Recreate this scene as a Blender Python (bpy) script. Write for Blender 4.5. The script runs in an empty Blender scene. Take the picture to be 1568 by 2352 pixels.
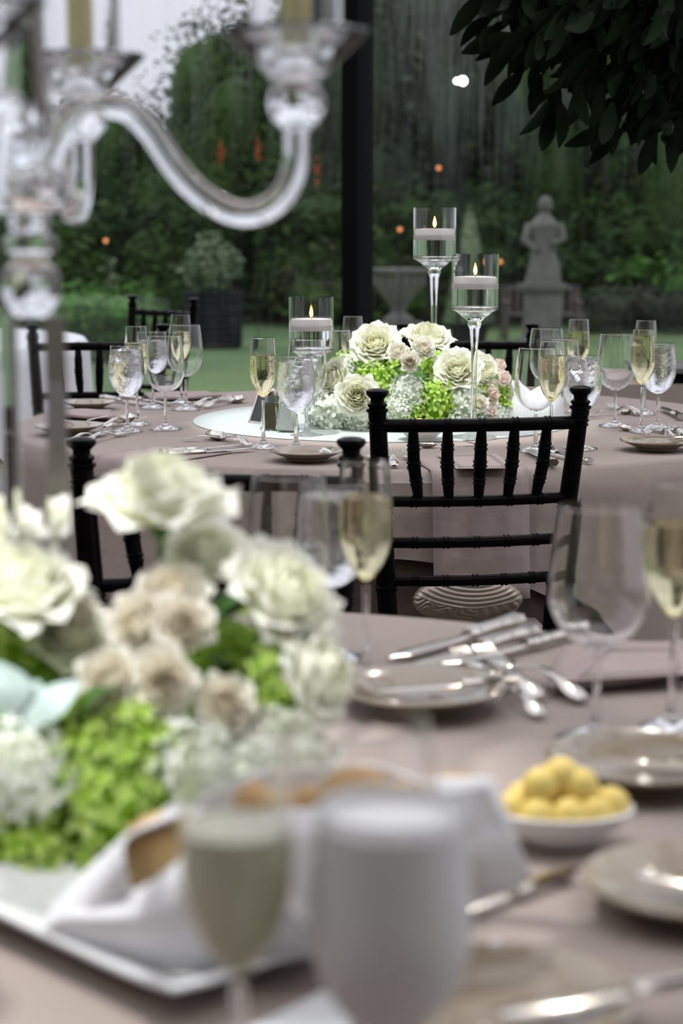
import bpy, math, random
from mathutils import Vector, Matrix, noise
PI = math.pi
sc = bpy.context.scene
COL = sc.collection

# ------------------------------------------------------------------ camera
CAM_H = 1.24
PITCH = math.radians(8.9)
FPX, CX, CY = 4300.0, 784.0, 1176.0
cam_d = bpy.data.cameras.new('camera')
cam_d.sensor_fit = 'VERTICAL'; cam_d.sensor_height = 36.0; cam_d.sensor_width = 24.0
cam_d.lens = FPX / 2352.0 * 36.0
cam_d.clip_start = 0.05; cam_d.clip_end = 300
cam_d.dof.use_dof = True; cam_d.dof.focus_distance = 3.75; cam_d.dof.aperture_fstop = 4.35
cam = bpy.data.objects.new('camera', cam_d); COL.objects.link(cam)
cam.location = (0, 0, CAM_H); cam.rotation_euler = (PI / 2 - PITCH, 0, 0)
sc.camera = cam

# ------------------------------------------------------------------ world and lights
WORLD_STRENGTH = 0.56
w = bpy.data.worlds.new('overcast_sky'); sc.world = w; w.use_nodes = True
nt = w.node_tree; bg = nt.nodes['Background']
tc = nt.nodes.new('ShaderNodeTexCoord'); nz = nt.nodes.new('ShaderNodeTexNoise')
nz.inputs['Scale'].default_value = 2.5; nz.inputs['Detail'].default_value = 4
rp = nt.nodes.new('ShaderNodeValToRGB')
rp.color_ramp.elements[0].position = .3; rp.color_ramp.elements[0].color = (.80, .84, .97, 1)
rp.color_ramp.elements[1].position = .75; rp.color_ramp.elements[1].color = (1, 1, 1.06, 1)
nt.links.new(tc.outputs['Generated'], nz.inputs['Vector']); nt.links.new(nz.outputs[0], rp.inputs[0])
sx = nt.nodes.new('ShaderNodeSeparateXYZ'); nt.links.new(tc.outputs['Generated'], sx.inputs[0])
mr = nt.nodes.new('ShaderNodeMapRange'); mr.inputs[1].default_value = 0; mr.inputs[2].default_value = 1   # overcast sky: zenith three times the horizon
mr.inputs[3].default_value = WORLD_STRENGTH * 1.3; mr.inputs[4].default_value = WORLD_STRENGTH * 3
nt.links.new(sx.outputs['Z'], mr.inputs[0]); nt.links.new(mr.outputs[0], bg.inputs[1])
nt.links.new(rp.outputs[0], bg.inputs[0])

def spot(name, loc, target, power, angle, blend, color, radius=.03):
    d = bpy.data.lights.new(name, 'SPOT'); d.energy = power; d.spot_size = angle; d.spot_blend = blend
    d.color = color; d.shadow_soft_size = radius
    o = bpy.data.objects.new(name, d); COL.objects.link(o); o.location = loc
    o.rotation_euler = (Vector(target) - Vector(loc)).to_track_quat('-Z', 'Y').to_euler()
    return o
spot('pin_spot', (-0.5, 3.5, 3.7), (.12, 4.50, .80), 330, math.radians(19), .35, (.93, 1, .95))
spot('pin_spot', (-.9, 2.3, 3.6), (-.27, 1.46, .9), 330, math.radians(20), .8, (1, 1, .97))
spot('pin_spot', (-1.0, .2, 3.0), (-.22, 1.44, 1.02), 330, math.radians(13), .9, (1, 1, .97))
for i, (x, y) in enumerate([(-2.2, .2), (1.5, .8), (-1.6, 2.9), (2.0, 3.3), (.2, -.9), (.9, 5.6)]):  # bare point lights added overhead to put sparkle on glass and crystal
    d = bpy.data.lights.new('ceiling_lamp', 'POINT'); d.energy = 34; d.shadow_soft_size = .035; d.color = (1, .93, .82)
    o = bpy.data.objects.new('ceiling_lamp', d); COL.objects.link(o); o.location = (x, y, 3.7)

sc.view_settings.view_transform = 'Standard'; sc.view_settings.look = 'None'
sc.view_settings.gamma = 1; sc.view_settings.use_curve_mapping = False
sc.view_settings.exposure = 0.12
cy = sc.cycles
cy.max_bounces = 20; cy.transmission_bounces = 18; cy.glossy_bounces = 8; cy.diffuse_bounces = 3
cy.transparent_max_bounces = 20; cy.sample_clamp_indirect = 30.0
cy.use_denoising = True
try: cy.denoiser = 'OPENIMAGEDENOISE'
except Exception: pass

# ------------------------------------------------------------------ pixel helpers
def ray(px, py):
    u = (px - CX) / FPX; v = -(py - CY) / FPX
    F = Vector((0, math.cos(PITCH), -math.sin(PITCH))); U = Vector((0, math.sin(PITCH), math.cos(PITCH)))
    return F + U * v + Vector((u, 0, 0))
def at(px, py, z=.752):
    r = ray(px, py); return Vector((0, 0, CAM_H)) + r * ((z - CAM_H) / r.z)
def atd(px, py, y):
    r = ray(px, py); return Vector((0, 0, CAM_H)) + r * (y / r.y)

# ------------------------------------------------------------------ materials
def mat(name, color, rough=.5, metal=0, trans=0, ior=1.45, bump=None, var=None, spec=None, coat=0, sub=0):
    m = bpy.data.materials.new(name); m.use_nodes = True
    t = m.node_tree; b = t.nodes['Principled BSDF']
    b.inputs['Base Color'].default_value = (*color, 1); b.inputs['Roughness'].default_value = rough
    b.inputs['Metallic'].default_value = metal; b.inputs['Transmission Weight'].default_value = trans
    b.inputs['IOR'].default_value = ior
    if spec is not None: b.inputs['Specular IOR Level'].default_value = spec
    if coat: b.inputs['Coat Weight'].default_value = coat
    co = t.nodes.new('ShaderNodeTexCoord')
    if var:
        n = t.nodes.new('ShaderNodeTexNoise'); n.inputs['Scale'].default_value = var[0]; n.inputs['Detail'].default_value = 5
        r = t.nodes.new('ShaderNodeValToRGB'); c2 = var[1]
        r.color_ramp.elements[0].position = .35; r.color_ramp.elements[1].position = .65
        r.color_ramp.elements[0].color = (*color, 1); r.color_ramp.elements[1].color = (*c2, 1)
        t.links.new(co.outputs['Object'], n.inputs['Vector']); t.links.new(n.outputs[0], r.inputs[0])
        t.links.new(r.outputs[0], b.inputs['Base Color'])
    if bump:
        n = t.nodes.new('ShaderNodeTexNoise'); n.inputs['Scale'].default_value = bump[0]; n.inputs['Detail'].default_value = 4
        q = t.nodes.new('ShaderNodeBump'); q.inputs['Strength'].default_value = bump[1]; q.inputs['Distance'].default_value = bump[2]
        t.links.new(co.outputs['Object'], n.inputs['Vector']); t.links.new(n.outputs[0], q.inputs['Height'])
        t.links.new(q.outputs[0], b.inputs['Normal'])
    return m

def petal_mat(name, base, edge, mid=None, translu=.35):
    m = bpy.data.materials.new(name); m.use_nodes = True; t = m.node_tree
    for n in list(t.nodes): t.nodes.remove(n)
    o = t.nodes.new('ShaderNodeOutputMaterial'); mx = t.nodes.new('ShaderNodeMixShader')
    d = t.nodes.new('ShaderNodeBsdfDiffuse'); s = t.nodes.new('ShaderNodeBsdfTranslucent')
    a = t.nodes.new('ShaderNodeAttribute'); a.attribute_name = 'tint'
    r = t.nodes.new('ShaderNodeValToRGB')
    r.color_ramp.elements[0].color = (*base, 1); r.color_ramp.elements[1].color = (*edge, 1)
    r.color_ramp.elements[0].position = .05; r.color_ramp.elements[1].position = .95
    if mid:
        e = r.color_ramp.elements.new(.55); e.color = (*mid, 1)
    t.links.new(a.outputs['Fac'], r.inputs[0])
    t.links.new(r.outputs[0], d.inputs[0]); t.links.new(r.outputs[0], s.inputs[0])
    mx.inputs[0].default_value = translu
    t.links.new(d.outputs[0], mx.inputs[1]); t.links.new(s.outputs[0], mx.inputs[2]); t.links.new(mx.outputs[0], o.inputs[0])
    return m

def emit(name, color, strength):
    m = bpy.data.materials.new(name); m.use_nodes = True; t = m.node_tree
    b = t.nodes['Principled BSDF']; b.inputs['Base Color'].default_value = (0, 0, 0, 1)
    b.inputs['Emission Color'].default_value = (*color, 1); b.inputs['Emission Strength'].default_value = strength
    return m

M = {}
M['glass'] = mat('clear_glass', (1, 1, 1), .012, trans=1, ior=1.45)
M['crystal'] = mat('cut_crystal', (.97, .985, 1), .03, trans=1, ior=1.52)
M['frost'] = mat('misted_glass', (.96, .965, .97), .3, trans=.45, ior=1.33, bump=(140, .5, .002))
M['water'] = mat('water', (.99, 1, 1), 0, trans=1, ior=1.33)
M['iced'] = mat('iced_water', (.97, .98, 1), .07, trans=1, ior=1.31, bump=(60, .9, .004))
M['icedmist'] = mat('iced_water_misted', (.97, .97, .97), .5, trans=.2, ior=1.31, bump=(40, .8, .004))
M['champagne'] = mat('champagne', (.97, .90, .60), .06, trans=1, ior=1.34, bump=(90, .3, .002))
M['champagne_near'] = mat('champagne_cloudy', (.97, .97, .76), .25, trans=.3, ior=1.34)
M['cloth'] = mat('taupe_linen', (.335, .278, .250), .85, bump=(14, .22, .02), spec=.2)
M['cloth_under'] = mat('brown_linen', (.10, .075, .065), .9, bump=(14, .2, .02), spec=.2)
M['napkin'] = mat('taupe_napkin', (.36, .29, .27), .85, bump=(40, .2, .01), spec=.2)
M['white_cloth'] = mat('white_linen', (.76, .76, .78), .85, bump=(35, .25, .01), spec=.2)
M['black'] = mat('black_lacquer', (.0025, .0018, .0018), .30, spec=.07)
M['cushion'] = mat('taupe_cushion', (.30, .25, .22), .85, bump=(60, .3, .005))
M['silver'] = mat('polished_silver', (.62, .57, .51), .14, metal=1)
M['plate'] = mat('taupe_glazed_china', (.27, .215, .155), .15, coat=.4)
M['china'] = mat('white_china', (.82, .83, .84), .12, coat=.4)
M['board'] = mat('pale_frosted_board', (.52, .565, .535), .45)
M['wax'] = petal_mat('white_wax', (.9, .87, .86), (.9, .87, .86), None, .45)
M['ivory'] = petal_mat('ivory_wax', (.80, .76, .52), (.80, .76, .52), None, .4)
M['wick'] = mat('wick', (.02, .02, .02), .9)
M['flame'] = emit('candle_flame', (1, .42, .10), 9)
M['leaf'] = mat('rose_leaf', (.035, .10, .02), .4, var=(20, (.06, .16, .03)))
M['dusty'] = mat('dusty_miller_leaf', (.38, .47, .45), .8)
M['stem'] = mat('green_stem', (.10, .22, .04), .5)
M['rose'] = petal_mat('cream_rose_petal', (.86, .86, .46), (.96, .96, .86), (.95, .94, .74))
M['rose_out'] = petal_mat('pale_rose_petal', (.74, .78, .42), (.96, .96, .90), (.92, .93, .76))
M['blush'] = petal_mat('blush_spray_petal', (.90, .80, .56), (.96, .93, .87), (.94, .89, .76))
M['pink'] = petal_mat('pink_petal', (.78, .55, .44), (.92, .80, .74), (.90, .76, .68))
M['hyd_green'] = petal_mat('green_hydrangea', (.22, .40, .03), (.66, .82, .30), (.50, .70, .14))
M['hyd_white'] = petal_mat('white_hydrangea', (.66, .72, .55), (.92, .93, .90), (.86, .89, .82))
M['pepper'] = mat('ground_pepper', (.07, .06, .035), .9, var=(300, (.16, .14, .08)))
M['salt'] = mat('salt', (.72, .76, .72), .9)
M['dark_card'] = mat('dark_frame', (.03, .03, .03), .3)
M['beads'] = mat('beaded_champagne_fabric', (.34, .28, .235), .32, metal=.45)
M['bread'] = mat('bread_crust', (.38, .19, .05), .55, var=(18, (.60, .42, .19)))
M['butter'] = mat('butter', (.80, .58, .12), .45, var=(30, (.86, .68, .22)))
M['lemon'] = mat('lemon', (.85, .62, .06), .5)
M['ink'] = mat('grey_ink', (.06, .06, .05), .8)
M['paper'] = mat('taupe_card_stock', (.38, .30, .28), .8)
M['lawn'] = mat('lawn', (.07, .13, .05), .95, var=(.3, (.12, .19, .065)), bump=(20, .5, .05))
M['fol_dark'] = mat('dark_foliage', (.014, .032, .010), .8, var=(.35, (.038, .070, .016)), spec=.15)
M['fol_mid'] = mat('mid_foliage', (.022, .052, .012), .8, var=(.45, (.058, .105, .022)), spec=.15)
M['fol_grey'] = mat('grey_foliage', (.030, .042, .026), .8, var=(.4, (.062, .082, .048)), spec=.15)
M['fol_bright'] = mat('bright_foliage', (.06, .15, .03), .8, var=(1.2, (.10, .20, .045)), spec=.15)
M['fol_pale'] = mat('pale_foliage', (.09, .13, .07), .8, var=(3, (.18, .23, .14)), spec=.15)
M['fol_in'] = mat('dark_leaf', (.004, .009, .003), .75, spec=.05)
M['bark'] = mat('bark', (.05, .035, .025), .9, bump=(20, .6, .02))
M['dark_bark'] = mat('dark_bark', (.010, .007, .005), .9, spec=.05)
M['stone'] = mat('weathered_stone', (.10, .10, .09), .9, var=(4, (.14, .14, .125)), bump=(15, .5, .03))
M['wood'] = mat('weathered_teak', (.09, .075, .065), .8, var=(4, (.12, .10, .09)))
M['pot'] = mat('dark_slatted_planter', (.020, .023, .024), .8, spec=.1)
M['frame'] = mat('black_window_frame', (.004, .004, .004), .7, spec=.04)
M['frame2'] = mat('dark_grey_window_frame', (.014, .016, .016), .7, spec=.06)
M['floor'] = mat('dark_stone_floor', (.10, .08, .065), .5, var=(2, (.14, .11, .09)))
M['wall'] = mat('brown_plaster', (.12, .095, .08), .9)
M['redflower'] = mat('red_flower', (.60, .07, .02), .6)
M['lampglow'] = emit('lamp_glow', (1, .98, .95), 9)  # glow that imitates a bright reflection in the window
M['amber'] = emit('amber_glow', (1, .35, .12), 1.3)  # glow that imitates candle flames mirrored in the window

def window_mat():
    m = bpy.data.materials.new('misted_window_pane'); m.use_nodes = True; t = m.node_tree
    for n in list(t.nodes): t.nodes.remove(n)
    L = t.links.new
    o = t.nodes.new('ShaderNodeOutputMaterial'); tr = t.nodes.new('ShaderNodeBsdfTransparent')
    gl = t.nodes.new('ShaderNodeBsdfGlossy'); gl.inputs['Roughness'].default_value = 0.0
    fog = t.nodes.new('ShaderNodeBsdfTranslucent'); fog.inputs[0].default_value = (.8, .84, .84, 1)
    co = t.nodes.new('ShaderNodeTexCoord'); mp = t.nodes.new('ShaderNodeMapping')
    mp.inputs['Scale'].default_value = (15, 1, 1.1)
    n = t.nodes.new('ShaderNodeTexNoise'); n.inputs['Scale'].default_value = 1; n.inputs['Detail'].default_value = 6; n.inputs['Roughness'].default_value = .7
    n2 = t.nodes.new('ShaderNodeTexNoise'); n2.inputs['Scale'].default_value = 1.3; n2.inputs['Detail'].default_value = 2
    L(co.outputs['Object'], mp.inputs[0]); L(mp.outputs[0], n.inputs['Vector']); L(co.outputs['Object'], n2.inputs['Vector'])
    r = t.nodes.new('ShaderNodeMapRange'); r.inputs[1].default_value = .42; r.inputs[2].default_value = .75; r.inputs[3].default_value = .01; r.inputs[4].default_value = .22
    L(n.outputs[0], r.inputs[0])
    sp = t.nodes.new('ShaderNodeSeparateXYZ'); L(co.outputs['Object'], sp.inputs[0])
    zr = t.nodes.new('ShaderNodeMapRange'); zr.inputs[1].default_value = 1.3; zr.inputs[2].default_value = 2.4; zr.inputs[3].default_value = .10; zr.inputs[4].default_value = 1.1
    L(sp.outputs['Z'], zr.inputs[0])
    mu = t.nodes.new('ShaderNodeMath'); mu.operation = 'MULTIPLY'; L(r.outputs[0], mu.inputs[0]); L(zr.outputs[0], mu.inputs[1])
    mu2 = t.nodes.new('ShaderNodeMath'); mu2.operation = 'MULTIPLY'; L(mu.outputs[0], mu2.inputs[0])
    r2 = t.nodes.new('ShaderNodeMapRange'); r2.inputs[1].default_value = .3; r2.inputs[2].default_value = .7; r2.inputs[3].default_value = .5; r2.inputs[4].default_value = 1.3
    L(n2.outputs[0], r2.inputs[0]); L(r2.outputs[0], mu2.inputs[1])
    m1 = t.nodes.new('ShaderNodeMixShader'); L(mu2.outputs[0], m1.inputs[0]); L(tr.outputs[0], m1.inputs[1]); L(fog.outputs[0], m1.inputs[2])
    m2 = t.nodes.new('ShaderNodeMixShader'); m2.inputs[0].default_value = .045; L(m1.outputs[0], m2.inputs[1]); L(gl.outputs[0], m2.inputs[2])
    L(m2.outputs[0], o.inputs[0])
    return m
M['pane'] = window_mat()
def clear_pane():
    m = bpy.data.materials.new('roof_glass'); m.use_nodes = True; t = m.node_tree
    for n in list(t.nodes): t.nodes.remove(n)
    o = t.nodes.new('ShaderNodeOutputMaterial'); tr = t.nodes.new('ShaderNodeBsdfTransparent'); gl = t.nodes.new('ShaderNodeBsdfGlossy')
    gl.inputs['Roughness'].default_value = 0; mx = t.nodes.new('ShaderNodeMixShader'); mx.inputs[0].default_value = .04
    t.links.new(tr.outputs[0], mx.inputs[1]); t.links.new(gl.outputs[0], mx.inputs[2]); t.links.new(mx.outputs[0], o.inputs[0])
    return m
M['roofglass'] = clear_pane()

# ------------------------------------------------------------------ mesh builder
class MB:
    def __init__(s): s.v = []; s.f = []; s.t = []; s.mi = []; s.cur = 0
    def add(s, vs, fs, tint=None):
        b = len(s.v); s.v += [tuple(p) for p in vs]; s.f += [tuple(i + b for i in f) for f in fs]
        s.t += tint if tint is not None else [1.0] * len(vs); s.mi += [s.cur] * len(fs)
        return s
    def box(s, x0, x1, y0, y1, z0, z1, mtx=None):
        p = [Vector((x, y, z)) for z in (z0, z1) for y in (y0, y1) for x in (x0, x1)]
        if mtx: p = [mtx @ q for q in p]
        return s.add(p, [(0, 2, 3, 1), (4, 5, 7, 6), (0, 1, 5, 4), (2, 6, 7, 3), (0, 4, 6, 2), (1, 3, 7, 5)])
    def grid(s, rows, tint=None, closed=False):
        n = len(rows[0]); vs = [p for r in rows for p in r]; fs = []
        for i in range(len(rows) - 1):
            for j in range(n if closed else n - 1):
                k = (j + 1) % n; fs.append((i * n + j, i * n + k, (i + 1) * n + k, (i + 1) * n + j))
        return s.add(vs, fs, tint)
    def lathe(s, prof, seg=32, c=(0, 0, 0), facets=None):
        seg = facets or seg; rows = []
        for r, z in prof:
            rows.append([(c[0] + r * math.cos(2 * PI * j / seg), c[1] + r * math.sin(2 * PI * j / seg), c[2] + z) for j in range(seg)])
        b = len(s.v); s.grid(rows, closed=True)
        for idx in (0, len(prof) - 1):
            if prof[idx][0] < 1e-6: continue
        return s
    def tube(s, pts, rad, seg=10, cap=True, flat=None):
        pts = [Vector(p) for p in pts]; n = len(pts)
        rad = rad if isinstance(rad, (list, tuple)) else [rad] * n
        rows = []; up = None
        for i, p in enumerate(pts):
            t = (pts[min(i + 1, n - 1)] - pts[max(i - 1, 0)]).normalized()
            if up is None:
                up = Vector((0, 0, 1)) if abs(t.z) < .9 else Vector((0, 1, 0))
            a = t.cross(up).normalized(); b_ = a.cross(t).normalized(); up = b_
            rows.append([p + a * math.cos(2 * PI * j / seg) * rad[i] - b_ * math.sin(2 * PI * j / seg) * rad[i] * (flat or 1) for j in range(seg)])
        b0 = len(s.v); s.grid(rows, closed=True)
        if cap:
            s.f.append(tuple(b0 + j for j in range(seg))); s.mi.append(s.cur)
            s.f.append(tuple(b0 + (n - 1) * seg + seg - 1 - j for j in range(seg))); s.mi.append(s.cur)
        return s
    def ball(s, c, r, seg=12, sq=(1, 1, 1)):
        rows = []
        for i in range(seg // 2 + 1):
            a = PI * i / (seg // 2)
            rows.append([(c[0] + r * sq[0] * max(math.sin(a), 1e-3) * math.cos(2 * PI * j / seg), c[1] + r * sq[1] * max(math.sin(a), 1e-3) * math.sin(2 * PI * j / seg), c[2] - r * sq[2] * math.cos(a)) for j in range(seg)])
        return s.grid(rows, closed=True)
    def xf(s, mtx, start=0):
        for i in range(start, len(s.v)): s.v[i] = tuple(mtx @ Vector(s.v[i]))
        return s
    def mesh(s, name, mats, smooth=True, ang=38):
        m = bpy.data.meshes.new(name); m.from_pydata(s.v, [], s.f)
        for q in (mats if isinstance(mats, (list, tuple)) else [mats]): m.materials.append(q)
        if smooth: m.polygons.foreach_set('use_smooth', [True] * len(s.f))
        if any(s.mi): m.polygons.foreach_set('material_index', s.mi)
        if any(t != 1.0 for t in s.t):
            a = m.attributes.new('tint', 'FLOAT', 'POINT'); a.data.foreach_set('value', s.t)
        m.update()
        if smooth and ang: m.set_sharp_from_angle(angle=math.radians(ang))
        return m

def link(name, mesh, parent=None, loc=None, rot=None, scale=None):
    o = bpy.data.objects.new(name, mesh); COL.objects.link(o)
    if parent: o.parent = parent
    if loc is not None: o.location = loc
    if rot is not None: o.rotation_euler = rot
    if scale is not None: o.scale = (scale,) * 3 if not isinstance(scale, (tuple, list)) else scale
    return o
def tag(o, label, cat, group=None):
    o['label'] = label; o['category'] = cat
    if group: o['group'] = group
    return o
def thing(name, label, cat, loc=(0, 0, 0), rz=0, group=None, scale=1):
    o = bpy.data.objects.new(name, None); COL.objects.link(o); o.location = loc; o.rotation_euler = (0, 0, rz)
    o.scale = (scale,) * 3; o.empty_display_size = .02
    return tag(o, label, cat, group)
def struct(name, mb, m, smooth=False):
    o = link(name, mb.mesh(name, m, smooth)); o['kind'] = 'structure'; return o
def dup(root, label, loc, rz=0, group=None, scale=1):
    r = root.copy(); COL.objects.link(r); r.location = loc; r.rotation_euler = (0, 0, rz); r.scale = (scale,) * 3
    r['label'] = label
    if group: r['group'] = group
    for ch in list(root.children):
        c = ch.copy(); COL.objects.link(c); c.parent = r
        for g in ch.children:
            d = g.copy(); COL.objects.link(d); d.parent = c
    return r

# ------------------------------------------------------------------ the room
WY = 9.6
struct('floor', MB().box(-6, 6, -3, WY, -.1, 0), M['floor'])
struct('wall_rear', MB().box(-6, 6, -3.2, -3, 0, 4), M['wall'])
fr = MB()
struct('trim_1', MB().box(.0, .078, WY - .08, WY + .1, 0, 4), M['frame'])
struct('trim_2', MB().box(.078, .16, WY - .01, WY + .1, 0, 4), M['frame2'])
n = 3
for x in (-3.4, 3.5, -6, 6):
    struct('trim_%d' % n, MB().box(x - .08, x + .08, WY - .08, WY + .1, 0, 4), M['frame']); n += 1
struct('trim_%d' % n, MB().box(-6, 6, WY - .08, WY + .1, -.1, .12), M['frame']); n += 1
struct('trim_%d' % n, MB().box(-6, 6, WY - .08, WY + .1, 3.9, 4.05), M['frame']); n += 1
for k, (a, b) in enumerate([(-5.92, -3.48), (-3.32, 0), (.16, 3.42), (3.58, 5.92)]):
    o = struct('window_%d' % (k + 1), MB().add([(a, WY + .04, .12), (b, WY + .04, .12), (b, WY + .04, 3.9), (a, WY + .04, 3.9)], [(0, 1, 2, 3)]), M['pane'])
k = 5
struct('wall_left', MB().box(-6.1, -6, -3, WY, 0, 2.6), M['wall'])
for sx in (6,):
    for y in (-3, .2, 3.4, 6.6):
        struct('trim_%d' % n, MB().box(sx - .06, sx + .06, y - .07, y + .07, 0, 4), M['frame']); n += 1
        struct('window_%d' % k, MB().add([(sx, y + .07, .12), (sx, y + 3.1, .12), (sx, y + 3.1, 3.9), (sx, y + .07, 3.9)], [(0, 1, 2, 3)]), M['roofglass']); k += 1
roof = MB()
for y in (-3, 0, 3.2, 6.4, 9.55): roof.box(-6, 6, y - .06, y + .06, 3.98, 4.14)
for x in (-6, -3.4, -1.2, 1.2, 3.5, 6): roof.box(x - .05, x + .05, -3, WY, 4.0, 4.12)
roof.box(-6, 6, -3, .1, 4.0, 4.1)  # solid panel added over the camera end to cut light on cloth fronts
struct('ceiling', roof, M['frame'])
struct('window_%d' % k, MB().add([(-6, -3, 4.06), (6, -3, 4.06), (6, WY, 4.06), (-6, WY, 4.06)], [(0, 1, 2, 3)]), M['roofglass'])

# ------------------------------------------------------------------ the garden
GZ = -.8
rows = []
for i in range(41):
    y = WY + .1 + i * 2.6
    rows.append([(-80 + j * 4, y, GZ + (0 if y < 34 else (y - 34) * .018) + .10 * noise.noise((j * .5, i * .5, 0))) for j in range(41)])
lw = struct('floor_lawn', MB().grid(rows), M['lawn'], True); lw.name = 'lawn'

def foliage(seed, rx, rz, leaves, leaf, clumps=9, core=True, base=0.0):
    rnd = random.Random(seed); mb = MB(); cl = []
    for i in range(clumps):
        a = rnd.uniform(0, 2 * PI); q = rnd.uniform(0, .62)
        cl.append((Vector((math.cos(a) * q * rx, math.sin(a) * q * rx, base + rz * rnd.uniform(.28, .78))), rx * rnd.uniform(.34, .55), rz * rnd.uniform(.18, .32)))
    if core:
        for c, r, h in cl: mb.ball(c, 1, 10, (r * .62, r * .62, h * .62))
    for i in range(leaves):
        c, r, h = rnd.choice(cl)
        d = Vector((rnd.gauss(0, 1), rnd.gauss(0, 1), rnd.gauss(0, 1))).normalized() * rnd.uniform(.58, 1.22)
        p = c + Vector((d.x * r, d.y * r, d.z * h))
        u = Vector((rnd.gauss(0, 1), rnd.gauss(0, 1), rnd.gauss(0, .6))).normalized(); v = u.cross(Vector((rnd.gauss(0, 1), rnd.gauss(0, 1), rnd.gauss(0, 1)))).normalized()
        s = leaf * rnd.uniform(.6, 1.3)
        mb.add([p - u * s, p - v * s * .45, p + u * s, p + v * s * .45], [(0, 1, 2, 3)])
    return mb
fol = {}
for k_, mt in (('dark', 'fol_dark'), ('mid', 'fol_mid'), ('grey', 'fol_grey')):
    fol[k_] = foliage({'dark': 1, 'mid': 2, 'grey': 3}[k_], 3.2, 9.5, 7500, .13, 16).mesh('tree_crown', M[mt])
bush_m = {}
for k_, mt in (('dark', 'fol_dark'), ('mid', 'fol_mid'), ('bright', 'fol_bright'), ('grey', 'fol_grey')):
    bush_m[k_] = foliage(11 + len(bush_m), 1.0, 1.3, 1500, .08, 8, base=-.1).mesh('shrub', M[mt])
trunk_m = MB().tube([(0, 0, -.2), (.05, 0, 1.5), (0, .1, 4), (.15, 0, 6.5)], [.22, .18, .13, .06], 8).mesh('trunk', M['bark'])
TREES = [ # px, y(distance), kind, scale
    (960, 40, 'grey', 1.0, 'tall grey-green tree behind the window, just right of the black mullion'),
    (1130, 44, 'dark', 1.1, 'tall dark tree rising behind the lit tall candle'),
    (1290, 41, 'mid', 1.0, 'mid-green tree behind the stone statue'),
    (1470, 43, 'dark', 1.15, 'dark tree outside behind the hanging indoor leaves'),
    (1620, 39, 'mid', 1.0, 'mid-green tree at the right edge of the garden'),
    (830, 46, 'dark', 1.05, 'dark tree partly hidden by the black window mullion'),
    (700, 42, 'mid', .80, 'mid-green tree outside, under the right crystal cup'),
    (560, 45, 'mid', .74, 'mid-green tree outside, inside the dip of the crystal arm'),
    (420, 41, 'mid', .50, 'lower mid-green tree beneath the grey sky'),
    (280, 44, 'dark', .54, 'low dark tree behind the crystal arm bend'),
    (130, 42, 'mid', .56, 'low tree outside beside the crystal column'),
    (0, 45, 'dark', .50, 'dark low tree at the left edge of the garden'),
    (760, 54, 'grey', .95, 'distant grey tree left of the black mullion'),
    (1210, 55, 'grey', 1.3, 'distant grey tree high above the statue'),
    (1380, 56, 'grey', 1.3, 'distant grey tree above and right of the statue'),
    (1050, 57, 'dark', 1.35, 'distant dark tree behind the bright round garden light'),
    (1560, 55, 'dark', 1.35, 'distant dark tree in the top right corner'),
    (900, 58, 'dark', 1.3, 'distant dark tree at the right edge of the black mullion'),
    (620, 56, 'grey', .86, 'distant grey tree behind the right crystal cup'),
    (480, 55, 'dark', .62, 'distant dark tree between the two crystal cups'),
]
rnd = random.Random(5)
for px, y, kd, s, lb in TREES:
    p = atd(px, 600, y)
    t = thing('tree', lb, 'tree', (p.x, y, GZ), rnd.uniform(0, 6), 'garden trees', s)
    link('crown', fol[kd], t); link('trunk', trunk_m, t)
SHRUBS = [
    (240, 27, 'bright', .95, 'bright green rounded shrub behind the left dining chairs'),
    (160, 31, 'mid', 1.5, 'green shrub beside the crystal column outdoors'),
    (370, 36, 'mid', 1.6, 'mid-green shrub behind the small turned chair'),
    (520, 38, 'dark', 2.1, 'dark shrub behind the slatted planter'),
    (640, 37, 'dark', 2.2, 'dark shrub behind the shortest candle'),
    (745, 36, 'mid', 1.7, 'green shrub directly left of the black mullion'),
    (880, 36, 'mid', 1.7, 'green shrub directly right of the black mullion'),
    (990, 37, 'grey', 1.9, 'greyish shrub behind the tallest candle'),
    (1110, 36, 'dark', 2.1, 'dark shrub behind the middle-height candle'),
    (1215, 39, 'dark', 2.2, 'dark shrub directly behind the statue'),
    (1330, 36, 'dark', 1.9, 'dark shrub behind the right end of the bench'),
    (1420, 38, 'mid', 2.2, 'large green shrub right of the statue'),
    (1530, 36, 'bright', 1.5, 'bright green shrub at the right edge under the leaves'),
    (1390, 34, 'grey', .75, 'low greyish hedge shrub right of the bench'),
    (1470, 35, 'grey', .8, 'low grey hedge shrub farther right of the bench'),
    (1555, 34, 'grey', .75, 'low grey hedge shrub at the far right edge'),
    (300, 39, 'dark', 2.0, 'dark shrub behind the bright rounded one'),
    (60, 37, 'dark', 2.0, 'dark shrub at the left edge behind the crystal column'),
    (440, 40, 'mid', 2.3, 'mid-green shrub beneath the crystal arm'),
    (1490, 42, 'mid', 2.8, 'tallest green shrub right of the garden'),
]
for px, y, kd, s, lb in SHRUBS:
    p = atd(px, 700, y)
    o = link('shrub', bush_m[kd], None, (p.x, y, GZ), (0, 0, rnd.uniform(0, 6)), s); tag(o, lb, 'shrub', 'garden shrubs')

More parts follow.
